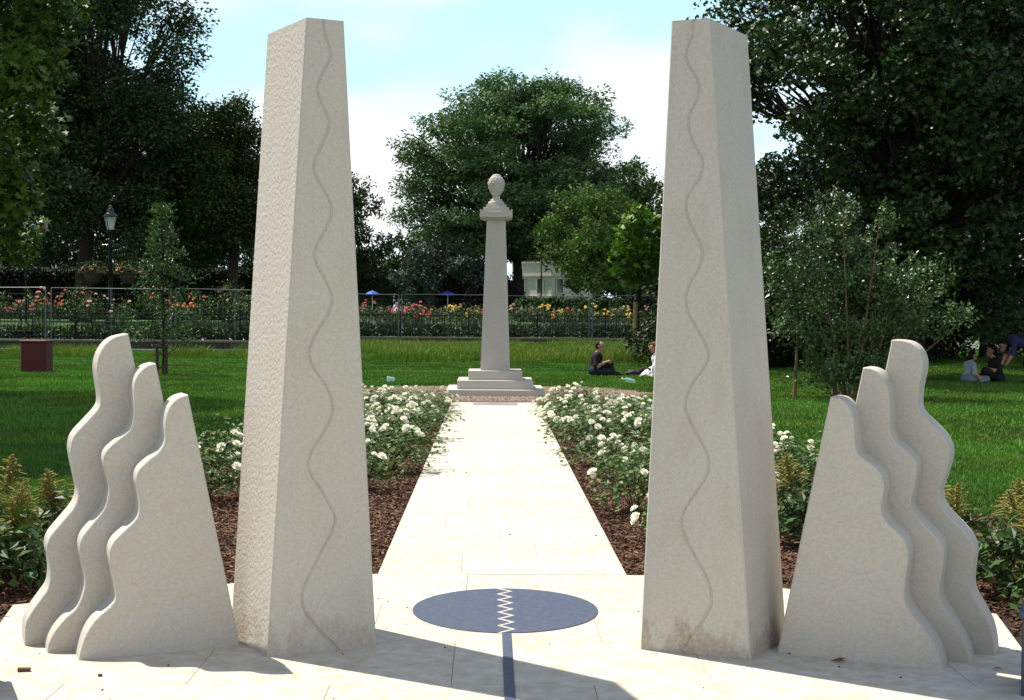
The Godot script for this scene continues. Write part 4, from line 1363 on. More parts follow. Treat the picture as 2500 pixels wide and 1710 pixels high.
func rose_beds() -> void:
	var spots := [
		[-0.98, 12.95, 1.0, 9, "overhanging the path edge, nearest of the left bed"], [-1.52, 12.5, 1.0, 6, ""], [-1.36, 10.5, 0.75, 3, "small and sparse, close behind the left pillar"], [-1.42, 9.3, 0.5, 1, ""],
		[-1.15, 11.6, 0.75, 5, ""], [-1.75, 11.2, 0.85, 6, ""], [1.15, 8.9, 0.7, 5, ""], [1.75, 10.7, 0.9, 8, ""], [1.15, 12.5, 0.75, 6, ""], [1.9, 12.4, 0.9, 8, ""],
		[-1.02, 14.7, 1.05, 12, ""], [-1.62, 14.4, 1.0, 10, ""], [-0.98, 16.2, 1.05, 13, ""], [-1.55, 16.1, 1.1, 13, ""], [-1.1, 17.7, 1.05, 14, ""], [-1.7, 17.8, 1.1, 13, ""], [-0.95, 19.1, 1.0, 13, ""], [-1.45, 19.3, 1.1, 13, ""], [-1.95, 18.9, 1.0, 10, ""], [-0.98, 20.7, 1.1, 14, ""], [-1.5, 20.8, 1.15, 13, ""], [-2.0, 20.7, 1.2, 10, ""], [-1.1, 22.1, 1.1, 13, ""], [-1.75, 22.2, 1.15, 10, ""],
		[-2.5, 12.3, 1.0, 9, "beside the lawn, seen between the left pillar and sculpture"], [-2.4, 13.9, 1.0, 8, ""], [-2.3, 10.9, 0.9, 5, ""],
		[1.02, 10.35, 0.85, 9, "spilling over the path edge, nearest of the right bed"], [1.5, 9.5, 0.9, 10, ""], [1.42, 11.9, 0.9, 10, ""], [1.05, 13.5, 0.9, 6, ""], [1.62, 13.4, 1.05, 12, ""], [1.0, 15.0, 1.05, 12, ""], [1.55, 15.2, 1.1, 12, ""], [2.1, 14.9, 1.0, 9, ""], [1.05, 16.7, 1.1, 14, ""], [1.6, 16.8, 1.1, 13, ""], [2.15, 16.6, 1.05, 9, ""], [1.0, 18.2, 1.05, 13, ""], [1.6, 18.4, 1.1, 13, ""], [2.15, 18.3, 1.1, 10, ""], [1.05, 19.9, 1.1, 13, ""], [1.6, 20.0, 1.15, 12, ""], [2.1, 19.8, 1.05, 9, ""], [1.1, 21.5, 1.15, 13, ""], [1.7, 21.6, 1.15, 11, ""], [1.35, 22.7, 1.15, 10, ""],
		[2.72, 12.9, 0.9, 8, "beside the lawn, seen between the right pillar and sculpture"], [2.55, 11.4, 0.9, 7, ""], [2.85, 14.7, 0.9, 6, ""]]
	var i := 0
	var lanes := {}
	spots.sort_custom(func(p: Array, q: Array) -> bool: return p[1] < q[1])
	for s in spots:
		var side := "left" if s[0] < 0 else "right"
		var lane := "path edge" if absf(s[0]) < 1.25 else ("middle" if absf(s[0]) < 1.8 else "lawn side")
		var key := side + lane
		lanes[key] = lanes.get(key, 0) + 1
		var label: String = "white rose bush, %s from the viewer in the %s row of the %s bed" % [nth[lanes[key]], lane, side]
		if s[4] != "":
			label = "white flowered rose bush " + s[4]
		rose_bush(label, V(s[0], 0.0, s[1]), i % 4, s[2] * (1.1 if s[1] < 12.0 else 1.16), rng.randf_range(0.72, 0.92) * (0.50 if s[1] > 17.0 else (0.72 if s[1] > 12.3 else 1.0)), "petal_white", int(s[3] * 1.6), 0.071, "white rose bushes %s of the path" % side, "white_rose_bush")
		i += 1
	# bark chips
	var st := new_st()
	for k in 420:
		var a := rng.randf() * TAU
		var s := Vector3(rng.randf_range(0.012, 0.045), rng.randf_range(0.003, 0.007), rng.randf_range(0.006, 0.016))
		var v := rng.randf_range(0.5, 1.5)
		var pale := rng.randf() < 0.12
		st.set_color(Color(0.19, 0.11, 0.06) * v if pale else Color(0.095 * v, 0.048 * v, 0.028 * v))
		box(st, Vector3(rng.randf_range(-0.25, 0.25), rng.randf_range(0.0, 0.02), rng.randf_range(-0.25, 0.25)), s, 0.0, Basis(Vector3.UP, a) * Basis(Vector3(1, 0, 0), rng.randf_range(-0.5, 0.5)) * Basis(Vector3(0, 0, 1), rng.randf_range(-0.35, 0.35)))
	var chips := done(st)
	var xf := []
	var cols := []
	for side in [-1, 1]:
		var d := 5.5
		while d < 23.0:
			var x := 0.93
			while x < 4.2:
				var far := absf(x) > 0.37 * d + 0.8
				if in_bed(x * side, d) and not in_terrace(x * side + side * -0.1, d - 0.05) and not far:
					xf.append(Transform3D(Basis(Vector3.UP, rng.randf() * TAU), V(x * side, -0.005, d)))
					var v := rng.randf_range(0.85, 1.15)
					cols.append(Color(v, v, v))
				x += 0.36
			d += 0.36
	var o := scatter("bark_mulch", chips, M.tinted, xf, cols)
	o.set_meta("label", "brown bark chip mulch covering the rose beds")
	o.set_meta("category", "mulch")

func plume_plants() -> void:
	var leafm := []
	for v in 2:
		leafm.append(bush_foliage("plume_leaves_%d" % v, Vector3(0.30, 0.26, 0.30), 380, 0.085, 0.042, Color(0.07, 0.125, 0.04)))
	var plumes := []
	for v in 3:
		var st := new_st()
		var h := 0.26
		for k in 96:
			var t := k / 95.0
			var y := t * h
			var r := 0.15 * pow(1.0 - t, 0.8) * rng.randf_range(0.15, 1.25) + 0.006
			var a := k * 2.399
			var g := rng.randf_range(0.7, 1.3)
			st.set_color(Color(0.215 * g, 0.195 * g, 0.05 * g))
			var e := Vector3(cos(a) * r, y + r * 0.35, sin(a) * r)
			tube(st, [Vector3(0, y, 0), e * Vector3(0.5, 1, 0.5), e], [0.004, 0.0045, 0.003], 3, false)
		st.set_color(Color(0.14, 0.11, 0.03))
		tube(st, [Vector3(0, -0.25, 0), Vector3(0, h, 0)], [0.004, 0.002], 4)
		plumes.append(done(st))
	var spots := [[-2.62, 7.45, 1.0, 4], [-2.95, 7.9, 1.05, 4], [-2.55, 8.3, 1.0, 5], [-3.05, 7.1, 1.0, 3], [-3.2, 8.6, 1.0, 4], [-2.72, 6.75, 0.75, 0],
		[2.72, 7.35, 1.0, 3], [3.0, 7.8, 1.05, 4], [2.62, 8.15, 0.95, 3], [3.1, 7.0, 1.0, 2], [2.68, 6.75, 0.7, 0], [2.15, 9.6, 0.95, 3], [1.95, 8.9, 0.95, 0]]
	var where := ["at the left end of the paving, nearest the slabs", "at the left edge of the picture", "behind the left sculpture, tallest plumes", "at the left edge, lowest plumes", "farthest back on the left", "without plumes, on the paving's left corner",
		"at the right end of the paving, nearest the slabs", "at the right edge of the picture", "behind the right sculpture", "at the right edge, behind the slate plinth", "without plumes, on the paving's right corner", "with plumes in the gap right of the right pillar", "without plumes in the gap right of the right pillar"]
	var i := 0
	for s in spots:
		var o := thing("plume_plant", "green plant with yellow brown plumes, " + where[i] if s[3] > 0 else "low bushy green plant " + where[i], "plant", V(s[0], 0.0, s[1]), "feathery plume plants round the paving")
		mi("foliage", leafm[i % 2], M.foliage, o, Vector3.ZERO, Basis(Vector3.UP, rng.randf() * TAU) * Basis.from_scale(Vector3.ONE * float(s[2])))
		for k in s[3]:
			var a := rng.randf() * TAU
			var lean := Basis(Vector3(sin(a), 0, -cos(a)), rng.randf_range(0.05, 0.6))
			mi("plume", plumes[k % 3], M.tinted, o, Vector3(cos(a) * 0.14, rng.randf_range(0.24, 0.36), sin(a) * 0.14), lean * Basis.from_scale(Vector3.ONE * rng.randf_range(0.7, 1.05)))
		i += 1

func garden_beyond() -> void:
	# coloured roses in the garden
	var i := 0
	var counts := {}
	var rows := [
		[-18.3, 50, "petal_red", 5], [-17.2, 50.5, "petal_pink", 6], [-16.4, 49.6, "petal_red", 9], [-15.5, 50.4, "petal_red", 10], [-14.7, 49.8, "petal_blush", 6], [-13.6, 50.5, "petal_blush", 4], [-12.6, 50.0, "petal_orange", 5], [-11.6, 50.4, "petal_orange", 6], [-10.7, 49.8, "petal_orange", 7], [-9.7, 50.2, "petal_red", 5], [-8.9, 50.0, "petal_blush", 5], [-8.2, 50.6, "petal_red", 5],
		[-5.6, 59, "petal_red", 7], [-4.9, 58.6, "petal_red", 8], [-4.2, 59.2, "petal_red", 8], [-3.6, 58.4, "petal_coral", 16], [-3.0, 58.2, "petal_coral", 18], [-2.5, 58.9, "petal_orange", 7], [-1.8, 59.1, "petal_yellow", 5], [-1.2, 58.3, "petal_yellow", 9], [-0.4, 59.0, "petal_red", 6], [0.4, 58.6, "petal_pink", 5], [1.2, 58.8, "petal_blush", 6], [1.9, 58.4, "petal_yellow", 7], [2.7, 59.0, "petal_yellow", 7], [3.4, 58.6, "petal_red", 4], [4.1, 58.4, "petal_yellow", 8], [4.8, 59.0, "petal_yellow", 8], [5.5, 58.5, "petal_yellow", 7], [6.2, 58.8, "petal_yellow", 5]]
	for r in rows:
		var colour: String = {"petal_red": "red", "petal_pink": "pink", "petal_blush": "pale pink", "petal_orange": "orange", "petal_coral": "dense coral pink", "petal_yellow": "yellow"}[r[2]]
		var side := "left of the left pillar" if r[0] < -7 else ("left of the obelisk" if r[0] < 0 else "right of the obelisk")
		var d: float = r[1] + 1.5 + rng.randf_range(-0.9, 0.6)
		counts[side] = counts.get(side, 0) + 1
		rose_bush("%s garden rose, %s from the left, front row %s" % [colour, nth[counts[side]], side], V(r[0], garden_y(r[0], d), d), i % 3, rng.randf_range(1.25, 1.95), rng.randf_range(0.85, 1.35) * (1.25 if r[0] < -7.0 else 1.0), r[2], r[3] + rng.randi_range(0, 7), 0.125, "coloured rose bushes behind the railing", "garden_rose_bush", Color(0.085, 0.14, 0.05))
		i += 1
	# second row of green bushes behind, sparser
	for k in 22:
		var x := -21.0 + k * 1.35
		if x > -8.0 and x < -6.0:
			continue
		var d := (54.5 if x < -7 else 63.0) + rng.randf_range(-0.6, 0.6)
		var pet: String = ["petal_red", "petal_blush", "petal_yellow", "petal_orange", "petal_pink"][rng.randi_range(0, 4)]
		rose_bush("garden rose with few blooms, %s from the left in the rear row" % nth[k + 1 if x < -7.0 else k - 1], V(x, garden_y(x, d), d), k % 3, rng.randf_range(1.2, 1.4), rng.randf_range(0.9, 1.15), pet, 5, 0.11, "rear row of garden roses", "garden_rose_bush", Color(0.085, 0.14, 0.05))
	# lavender edging and low green plants inside the railing
	var lav := clump("lavender", 40, 0.16, 0.02, Vector3(0.16, 0.12, 0.16), 0.1)
	var xf := []
	var cols := []
	for k in 420:
		var x := rng.randf_range(-6.8, 11.0)
		var d := 57.6 + rng.randf_range(-0.35, 0.35)
		xf.append(Transform3D(rand_basis(0.2) * Basis.from_scale(Vector3(1, 1.3, 1) * rng.randf_range(0.8, 1.3)), V(x, garden_y(x, d) + 0.15, d)))
		var purple := rng.randf() < 0.55
		cols.append(Color(0.14, 0.10, 0.24) if purple else Color(0.07, 0.09, 0.06))
	var o := scatter("lavender_edging", lav, M.foliage_far, xf, cols)
	tag(o, "low purple lavender edging in front of the garden roses", "lavender")
	var low := clump("low", 30, 0.2, 0.07, Vector3(0.25, 0.16, 0.25), 0.6)
	xf = []
	cols = []
	for k in 560:
		var x := rng.randf_range(-19.5, 15.0)
		var d := rail_d(x) + rng.randf_range(0.35, 1.5)
		xf.append(Transform3D(rand_basis(0.3) * Basis.from_scale(Vector3.ONE * rng.randf_range(0.7, 1.4)), V(x, garden_y(x, d) + 0.14, d)))
		var v := rng.randf_range(0.6, 1.3)
		cols.append(Color(0.045 * v, 0.085 * v, 0.028 * v))
	o = scatter("border_plants", low, M.foliage, xf, cols)
	tag(o, "low green planting along the foot of the iron railing", "plants")
	# gravel walk on the right
	var walk := sheet("garden_walk", PackedVector2Array([Vector2(3.6, 61.0), Vector2(5.2, 59.6), Vector2(14.0, 58.6), Vector2(14.0, 61.4), Vector2(5.0, 62.2)]), 1.006, M.garden_path)
	# hedges
	var hd := clump("hedge", 26, 0.2, 0.12, Vector3(0.3, 0.3, 0.3), 0.7)
	for e in [[1.6, 9.4, 78.0, 1.15, "clipped hedge right of the obelisk, behind the roses", Color(0.04, 0.085, 0.022)], [-15.5, -10.5, 150.0, 4.1, "clipped hedge between the left pillar and the grey green bush", Color(0.045, 0.095, 0.025)], [7.3, 20.0, 74.0, 1.35, "dark hedge behind the young maple and the right pillar", Color(0.025, 0.045, 0.018)], [-32.0, -9.0, 74.0, 2.5, "long dark hedge under the lime trees on the left", Color(0.022, 0.040, 0.015)]]:
		var h := thing("clipped_hedge", e[4], "hedge", V(e[0], 1.0, e[2]))
		mi("core", box_mesh(Vector3(e[1] - e[0], e[3] - 0.15, 0.8), 0.0, Vector3((e[1] - e[0]) * 0.5, (e[3] - 0.15) * 0.5, 0)), M.earth, h)
		xf = []
		cols = []
		for k in int((e[1] - e[0]) * 55):
			var p := Vector3(rng.randf() * (e[1] - e[0]), rng.randf() * e[3], rng.randf_range(0.3, 0.55))
			if rng.randf() < 0.35:
				p = Vector3(p.x, e[3] - rng.randf() * 0.15, rng.randf_range(-0.5, 0.5))
			xf.append(Transform3D(rand_basis(0.6), p))
			var v := rng.randf_range(0.7, 1.25)
			cols.append(Color(e[5].r * v, e[5].g * v, e[5].b * v))
		scatter("foliage", hd, M.foliage_far, xf, cols, h)
	# lamp post
	var lp := thing("lamp_post", "black Victorian lamp post with glazed lantern, left of the left pillar", "lamp post", V(-14.45, 0.97, 53.0))
	lp.scale = Vector3.ONE * 0.95
	var st := new_st()
	lathe(st, [Vector2(0, 0), Vector2(0.24, 0.0), Vector2(0.24, 0.12), Vector2(0.17, 0.16), Vector2(0.15, 0.75), Vector2(0.17, 0.80), Vector2(0.10, 0.9), Vector2(0.085, 1.5), Vector2(0.075, 3.2), Vector2(0.10, 3.24), Vector2(0.07, 3.3), Vector2(0.06, 3.62), Vector2(0.12, 3.66), Vector2(0.05, 3.70), Vector2(0.05, 3.74)], 16)
	mi("post", done(st), M.black_iron, lp)
	st = new_st()
	for s in [-1, 1]:
		tube(st, [Vector3(0, 3.16, 0), Vector3(0.30 * s, 3.15, 0), Vector3(0.46 * s, 3.10, 0), Vector3(0.56 * s, 3.02, 0)], [0.022, 0.022, 0.02, 0.016], 6)
	mi("ladder_arm", done(st), M.black_gloss, lp)
	st = new_st()
	for side in 4:
		var bs := Basis(Vector3.UP, side * PI * 0.5 + 0.5)
		tube(st, [bs * Vector3(0.11, 3.74, 0.11), bs * Vector3(0.20, 4.28, 0.20)], [0.016], 5)
		tube(st, [bs * Vector3(-0.20, 4.28, 0.20), bs * Vector3(0.20, 4.28, 0.20)], [0.018], 5)
		tube(st, [bs * Vector3(-0.11, 3.74, 0.11), bs * Vector3(0.11, 3.74, 0.11)], [0.018], 5)
	mi("lantern_frame", done(st), M.black_iron, lp)
	for side in 4:
		var bs := Basis(Vector3.UP, side * PI * 0.5 + 0.5)
		st = new_st()
		quad(st, bs * Vector3(-0.105, 3.75, 0.108), bs * Vector3(0.105, 3.75, 0.108), bs * Vector3(0.19, 4.27, 0.196), bs * Vector3(-0.19, 4.27, 0.196))
		mi("pane", done(st), M.lantern_glass, lp)
	st = new_st()
	lathe(st, [Vector2(0.0, 4.27), Vector2(0.285, 4.28), Vector2(0.285, 4.31), Vector2(0.22, 4.40), Vector2(0.13, 4.47), Vector2(0.12, 4.53), Vector2(0.15, 4.55), Vector2(0.10, 4.60), Vector2(0.06, 4.64), Vector2(0.07, 4.68), Vector2(0.05, 4.73), Vector2(0.0, 4.75)], 16)
	mi("lantern_roof", done(st), M.black_gloss, lp)
	for s in [-1, 1]:
		var hb := thing("hanging_basket", "hanging basket of red and pink flowers on the %s of the lamp post" % ("left" if s < 0 else "right"), "hanging basket", V(-14.45 + s * 0.66, 2.72, 53.0), "hanging baskets on the lamp post")
		st = new_st()
		lathe(st, [Vector2(0.0, -0.25), Vector2(0.2, -0.2), Vector2(0.33, 0.05), Vector2(0.35, 0.2)], 12)
		mi("basket", done(st), M.dark_wood, hb)
		st = new_st()
		for k in 3:
			var a := TAU * k / 3.0
			tube(st, [Vector3(cos(a) * 0.33, 0.2, sin(a) * 0.33), Vector3(-s * 0.12, 1.15, 0)], [0.006], 4)
		mi("chain", done(st), M.black_iron, hb)
		mi("foliage", bush_foliage("basket_leaves", Vector3(0.55, 0.36, 0.5), 520, 0.1, 0.06, Color(0.09, 0.16, 0.045)), M.foliage, hb, Vector3(0, 0.0, 0), Basis.from_scale(Vector3(1.1, 1.15, 1.1)))
		for k in 30:
			var a := rng.randf() * TAU
			var r := rng.randf_range(0.2, 0.64)
			var pet: String = ["petal_red", "petal_orange", "petal_blush", "petal_orange"][rng.randi_range(0, 3)]
			mi("flower", rose_flower("rose_%d" % rng.randi_range(0, 3), 1.0), M[pet], hb, Vector3(cos(a) * r, 0.50 - r * 0.45 + rng.randf_range(-0.06, 0.1), sin(a) * r), Basis.from_scale(Vector3.ONE * rng.randf_range(0.09, 0.13)))
	# far things
	for e in [[-12.6, 0.66, "blue parasol far behind the roses, nearer the left pillar"], [-4.6, 0.92, "blue parasol far behind the roses, nearer the obelisk"]]:
		var ps := thing("parasol", e[2], "parasol", V(e[0] * 0.93, 1.0, 138.0), "blue parasols")
		st = new_st()
		st.set_smooth_group(-1)
		for k in 8:
			var a := TAU * k / 8.0
			var b := TAU * (k + 1) / 8.0
			var r: float = e[1]
			tri(st, Vector3(0, 2.60, 0), Vector3(cos(b) * r, 2.48, sin(b) * r) * Vector3(0.62, 1, 0.62), Vector3(cos(a) * r, 2.48, sin(a) * r) * Vector3(0.62, 1, 0.62))
			quad(st, Vector3(cos(a) * r, 2.28, sin(a) * r), Vector3(cos(b) * r, 2.28, sin(b) * r), Vector3(cos(b) * r * 0.62, 2.48, sin(b) * r * 0.62), Vector3(cos(a) * r * 0.62, 2.48, sin(a) * r * 0.62))
			quad(st, Vector3(cos(a) * r, 2.18, sin(a) * r), Vector3(cos(b) * r, 2.18, sin(b) * r), Vector3(cos(b) * r, 2.28, sin(b) * r), Vector3(cos(a) * r, 2.28, sin(a) * r))
		mi("canopy", done(st), M.blue_cloth, ps)
		st = new_st()
		tube(st, [Vector3(0, 0, 0), Vector3(0, 2.65, 0)], [0.025], 6)
		mi("pole", done(st), M.white_paint, ps)
	white_house()
	# white stall with red lettering
	var sl := thing("white_stall", "small white trailer stall with red lettering, beside the left pillar beyond the roses", "stall", V(-18.0, 1.0, 90.0))
	st = new_st()
	var prof := [Vector2(-0.72, 1.55), Vector2(0.72, 1.55), Vector2(0.72, 2.3), Vector2(-0.2, 2.36), Vector2(-0.62, 2.22), Vector2(-0.74, 2.06)]
	for k in prof.size():
		var p: Vector2 = prof[k]
		var q: Vector2 = prof[(k + 1) % prof.size()]
		quad(st, Vector3(q.x, q.y, 0.35), Vector3(p.x, p.y, 0.35), Vector3(p.x, p.y, -0.35), Vector3(q.x, q.y, -0.35))
	for k in range(1, prof.size() - 1):
		tri(st, Vector3(prof[0].x, prof[0].y, 0.35), Vector3(prof[k].x, prof[k].y, 0.35), Vector3(prof[k + 1].x, prof[k + 1].y, 0.35))
		tri(st, Vector3(prof[0].x, prof[0].y, -0.35), Vector3(prof[k + 1].x, prof[k + 1].y, -0.35), Vector3(prof[k].x, prof[k].y, -0.35))
	mi("body", done(st), M.white_paint, sl)
	for e in [[-0.35, 0.28], [0.02, 0.3], [0.33, 0.14], [0.47, 0.1]]:
		mi("lettering", box_mesh(Vector3(e[1], 0.11, 0.012), 0.0, Vector3(e[0], 1.98, 0.357)), M.red_paint, sl)
	for x in [-0.6, 0.45, 0.62]:
		st = new_st()
		tube(st, [Vector3(x, 0, 0.3), Vector3(x - 0.03, 1.6, 0.3)], [0.03], 6)
		mi("leg", done(st), M.white_paint, sl)
	st = new_st()
	box(st, Vector3.ZERO, Vector3(1.5, 0.22, 0.3), 0.03, Basis(Vector3(0, 0, 1), -0.66))
	var bm := mi("loading_ramp", done(st), M.blue_metal)
	bm.position = V(-16.75, 3.75, 90.5)
	tag(bm, "dark blue inclined ramp raised above the right end of the white stall", "ramp")
	var sg := thing("notice_board", "small pale notice board behind the roses, left of the white stall", "sign", V(-18.9, 1.0, 88.0))
	mi("board", box_mesh(Vector3(0.42, 0.32, 0.03), 0.0, Vector3(0, 1.95, 0)), M.house_render, sg)
	mi("post", box_mesh(Vector3(0.05, 1.8, 0.05), 0.0, Vector3(0, 0.9, -0.03)), M.dark_metal, sg)
	# the blue and white drum on a post under the trees at the left edge
	var dr := thing("striped_drum", "blue drum with white ends on a dark post, under the trees at the left edge", "drum", V(-16.8, 1.0, 50.5))
	st = new_st()
	tube(st, [Vector3(-0.45, 3.42, 0), Vector3(0.42, 3.5, 0.1)], [0.2], 16, false)
	mi("barrel", done(st), M.blue_metal, dr)
	for e in [[-0.72, -0.45], [0.42, 0.72]]:
		st = new_st()
		tube(st, [Vector3(e[0], 3.46 + e[0] * 0.08, e[0] * 0.2), Vector3(e[1], 3.46 + e[1] * 0.08, e[1] * 0.2)], [0.215], 16, true)
		mi("end_ring", done(st), M.grey_paint, dr)
	for e in [-0.725, 0.725]:
		st = new_st()
		tube(st, [Vector3(e, 3.46 + e * 0.08, e * 0.2), Vector3(e * 1.008, 3.46 + e * 0.08, e * 0.2)], [0.12], 12, true)
		mi("end_disc", done(st), M.red_paint, dr)
	st = new_st()
	tube(st, [Vector3(0, 0, 0), Vector3(0, 3.3, 0)], [0.035], 8)
	mi("post", done(st), M.black_iron, dr)
	# red box on the left lawn
	var rb := thing("red_bin", "dark red square litter bin on the left lawn", "bin", V(-10.95, -0.02, 33.6))
	mi("body", box_mesh(Vector3(0.60, 0.74, 0.56), 0.02, Vector3(0, 0.37, 0)), M.bin_red, rb)
	mi("lid", box_mesh(Vector3(0.64, 0.05, 0.60), 0.015, Vector3(0, 0.765, 0)), M.bin_red, rb)

func white_house() -> void:
	var h := thing("white_house", "white rendered house with cornice, glimpsed under the trees left of the right pillar", "house", V(7.5, 1.0, 172.0))
	var w := 9.0
	var turn := Basis(Vector3.UP, 0.75)
	var st := new_st()
	box(st, turn * Vector3(4.5, 3.4, -3.5), Vector3(w, 6.8, 7.0), 0.0, turn)
	mi("wall", done(st), M.house_render, h)
	st = new_st()
	for y in [2.55, 5.2, 6.85]:
		box(st, turn * Vector3(4.5, y, -3.5), Vector3(w + 0.36, 0.22, 7.36), 0.0, turn)
	mi("cornice", done(st), M.house_render, h)
	st = new_st()
	box(st, turn * Vector3(4.5, 7.4, -3.5), Vector3(w - 0.6, 1.0, 6.4), 0.4, turn)
	var rf := mi("roof", done(st), M.brick_brown, h)
	st = new_st()
	box(st, turn * Vector3(1.5, 8.2, -3.5), Vector3(0.8, 1.4, 1.2), 0.0, turn)
	mi("chimney", done(st), M.brick_brown, rf)
	for k in 3:
		for y in [1.2, 3.9]:
			var c := Vector3(1.4 + k * 3.0, y, 0.03)
			st = new_st()
			box(st, turn * c, Vector3(1.1, 1.7, 0.06), 0.0, turn)
			var wn := mi("window", done(st), M.window_glass, h)
			st = new_st()
			for s in [-1, 1]:
				box(st, turn * (c + Vector3(0.6 * s, 0, 0.03)), Vector3(0.14, 1.9, 0.14), 0.0, turn)
			box(st, turn * (c + Vector3(0, -0.95, 0.06)), Vector3(1.5, 0.14, 0.26), 0.0, turn)
			mi("frame", done(st), M.house_render, wn)
	for k in 2:
		for y in [1.2, 3.9]:
			var c := Vector3(-0.03, y, -1.9 - k * 3.2)
			st = new_st()
			box(st, turn * c, Vector3(0.06, 1.7, 1.0), 0.0, turn)
			var wn := mi("window", done(st), M.window_glass, h)
			st = new_st()
			for s in [-1, 1]:
				box(st, turn * (c + Vector3(-0.03, 0, 0.55 * s)), Vector3(0.14, 1.9, 0.14), 0.0, turn)
			mi("frame", done(st), M.house_render, wn)
	var bw := thing("brick_wall", "dark brown brick wall behind the trunk of the spreading tree", "wall", V(1.6, 1.0, 176.0))
	mi("wall_body", box_mesh(Vector3(4.6, 4.4, 0.4), 0.0, Vector3(2.3, 2.2, 0)), M.brick_brown, bw)
	mi("coping", box_mesh(Vector3(4.8, 0.2, 0.6), 0.0, Vector3(2.3, 4.5, 0)), M.kerb_stone, bw)
	var tp := thing("thin_post", "tall thin lamp standard right of the trunk of the spreading tree", "post", V(5.0, 1.0, 138.0))
	st = new_st()
	tube(st, [Vector3.ZERO, Vector3(0, 6.6, 0)], [0.09, 0.06], 8)
	mi("pole", done(st), M.brick_brown, tp)

# ------------------------------------------------------------------ people

# bones: [from, to, radius, radius, colour]; joined with a smooth minimum and meshed as surface nets
func body(st: SurfaceTool, bones: Array, cell: float, k: float) -> void:
	var lo := Vector3(1e9, 1e9, 1e9)
	var hi := -lo
	for b in bones:
		var r := maxf(b[2], b[3]) + cell * 2.5
		lo = lo.min(b[0] - Vector3.ONE * r).min(b[1] - Vector3.ONE * r)
		hi = hi.max(b[0] + Vector3.ONE * r).max(b[1] + Vector3.ONE * r)
	var nx := int((hi.x - lo.x) / cell) + 2
	var ny := int((hi.y - lo.y) / cell) + 2
	var nz := int((hi.z - lo.z) / cell) + 2
	var f := PackedFloat32Array()
	f.resize(nx * ny * nz)
	f.fill(9.0)
	var near := PackedFloat32Array()
	near.resize(nx * ny * nz)
	near.fill(9.0)
	var who := PackedInt32Array()
	who.resize(nx * ny * nz)
	for bi in bones.size():
		var b: Array = bones[bi]
		var a: Vector3 = b[0]
		var e: Vector3 = b[1]
		var ab := e - a
		var l2 := maxf(ab.length_squared(), 1e-8)
		var ra: float = b[2]
		var rb: float = b[3]
		var r := maxf(ra, rb) + k * 1.5 + cell * 2.0
		var mn := ((a.min(e) - Vector3.ONE * r - lo) / cell).floor()
		var mx := ((a.max(e) + Vector3.ONE * r - lo) / cell).ceil()
		for z in range(maxi(int(mn.z), 0), mini(int(mx.z), nz - 1) + 1):
			for y in range(maxi(int(mn.y), 0), mini(int(mx.y), ny - 1) + 1):
				for x in range(maxi(int(mn.x), 0), mini(int(mx.x), nx - 1) + 1):
					var p := lo + Vector3(x, y, z) * cell
					var t := clampf((p - a).dot(ab) / l2, 0.0, 1.0)
					var d := p.distance_to(a + ab * t) - lerpf(ra, rb, t)
					var i := x + nx * (y + ny * z)
					if d < near[i]:
						near[i] = d
						who[i] = bi
					var o := f[i]
					var h := maxf(k - absf(o - d), 0.0) / k
					f[i] = minf(o, d) - h * h * k * 0.25
	var vert := {}
	var cols := {}
	for z in nz - 1:
		for y in ny - 1:
			for x in nx - 1:
				var i := x + nx * (y + ny * z)
				var sum := Vector3.ZERO
				var cnt := 0
				var s0 := f[i] < 0.0
				var any := false
				for c in 8:
					if (f[i + (c & 1) + nx * ((c >> 1 & 1) + ny * (c >> 2))] < 0.0) != s0:
						any = true
						break
				if not any:
					continue
				for e in 12:
					var ax := e / 4
					var q := e % 4
					var c0 := [0, 0, 0]
					c0[(ax + 1) % 3] = q & 1
					c0[(ax + 2) % 3] = q >> 1
					var c1 := c0.duplicate()
					c1[ax] = 1
					var f0 := f[i + c0[0] + nx * (c0[1] + ny * c0[2])]
					var f1 := f[i + c1[0] + nx * (c1[1] + ny * c1[2])]
					if (f0 < 0.0) != (f1 < 0.0):
						sum += Vector3(c0[0], c0[1], c0[2]).lerp(Vector3(c1[0], c1[1], c1[2]), f0 / (f0 - f1))
						cnt += 1
				vert[i] = lo + (Vector3(x, y, z) + sum / cnt) * cell
				cols[i] = bones[who[i]][4]
	st.set_smooth_group(0)
	var step := [1, nx, nx * ny]
	for i in vert:
		for ax in 3:
			var u: int = step[(ax + 1) % 3]
			var w: int = step[(ax + 2) % 3]
			var j: int = i + step[ax]
			if j >= f.size() or (f[i] < 0.0) == (f[j] < 0.0):
				continue
			if not (vert.has(i - u) and vert.has(i - w) and vert.has(i - u - w)):
				continue
			var ids := [i, i - u, i - u - w, i - w]
			if f[i] >= 0.0:
				ids.reverse()
			for t in [0, 2, 1, 0, 3, 2]:
				st.set_color(cols[ids[t]])
				st.add_vertex(vert[ids[t]])
	st.set_smooth_group(-1)

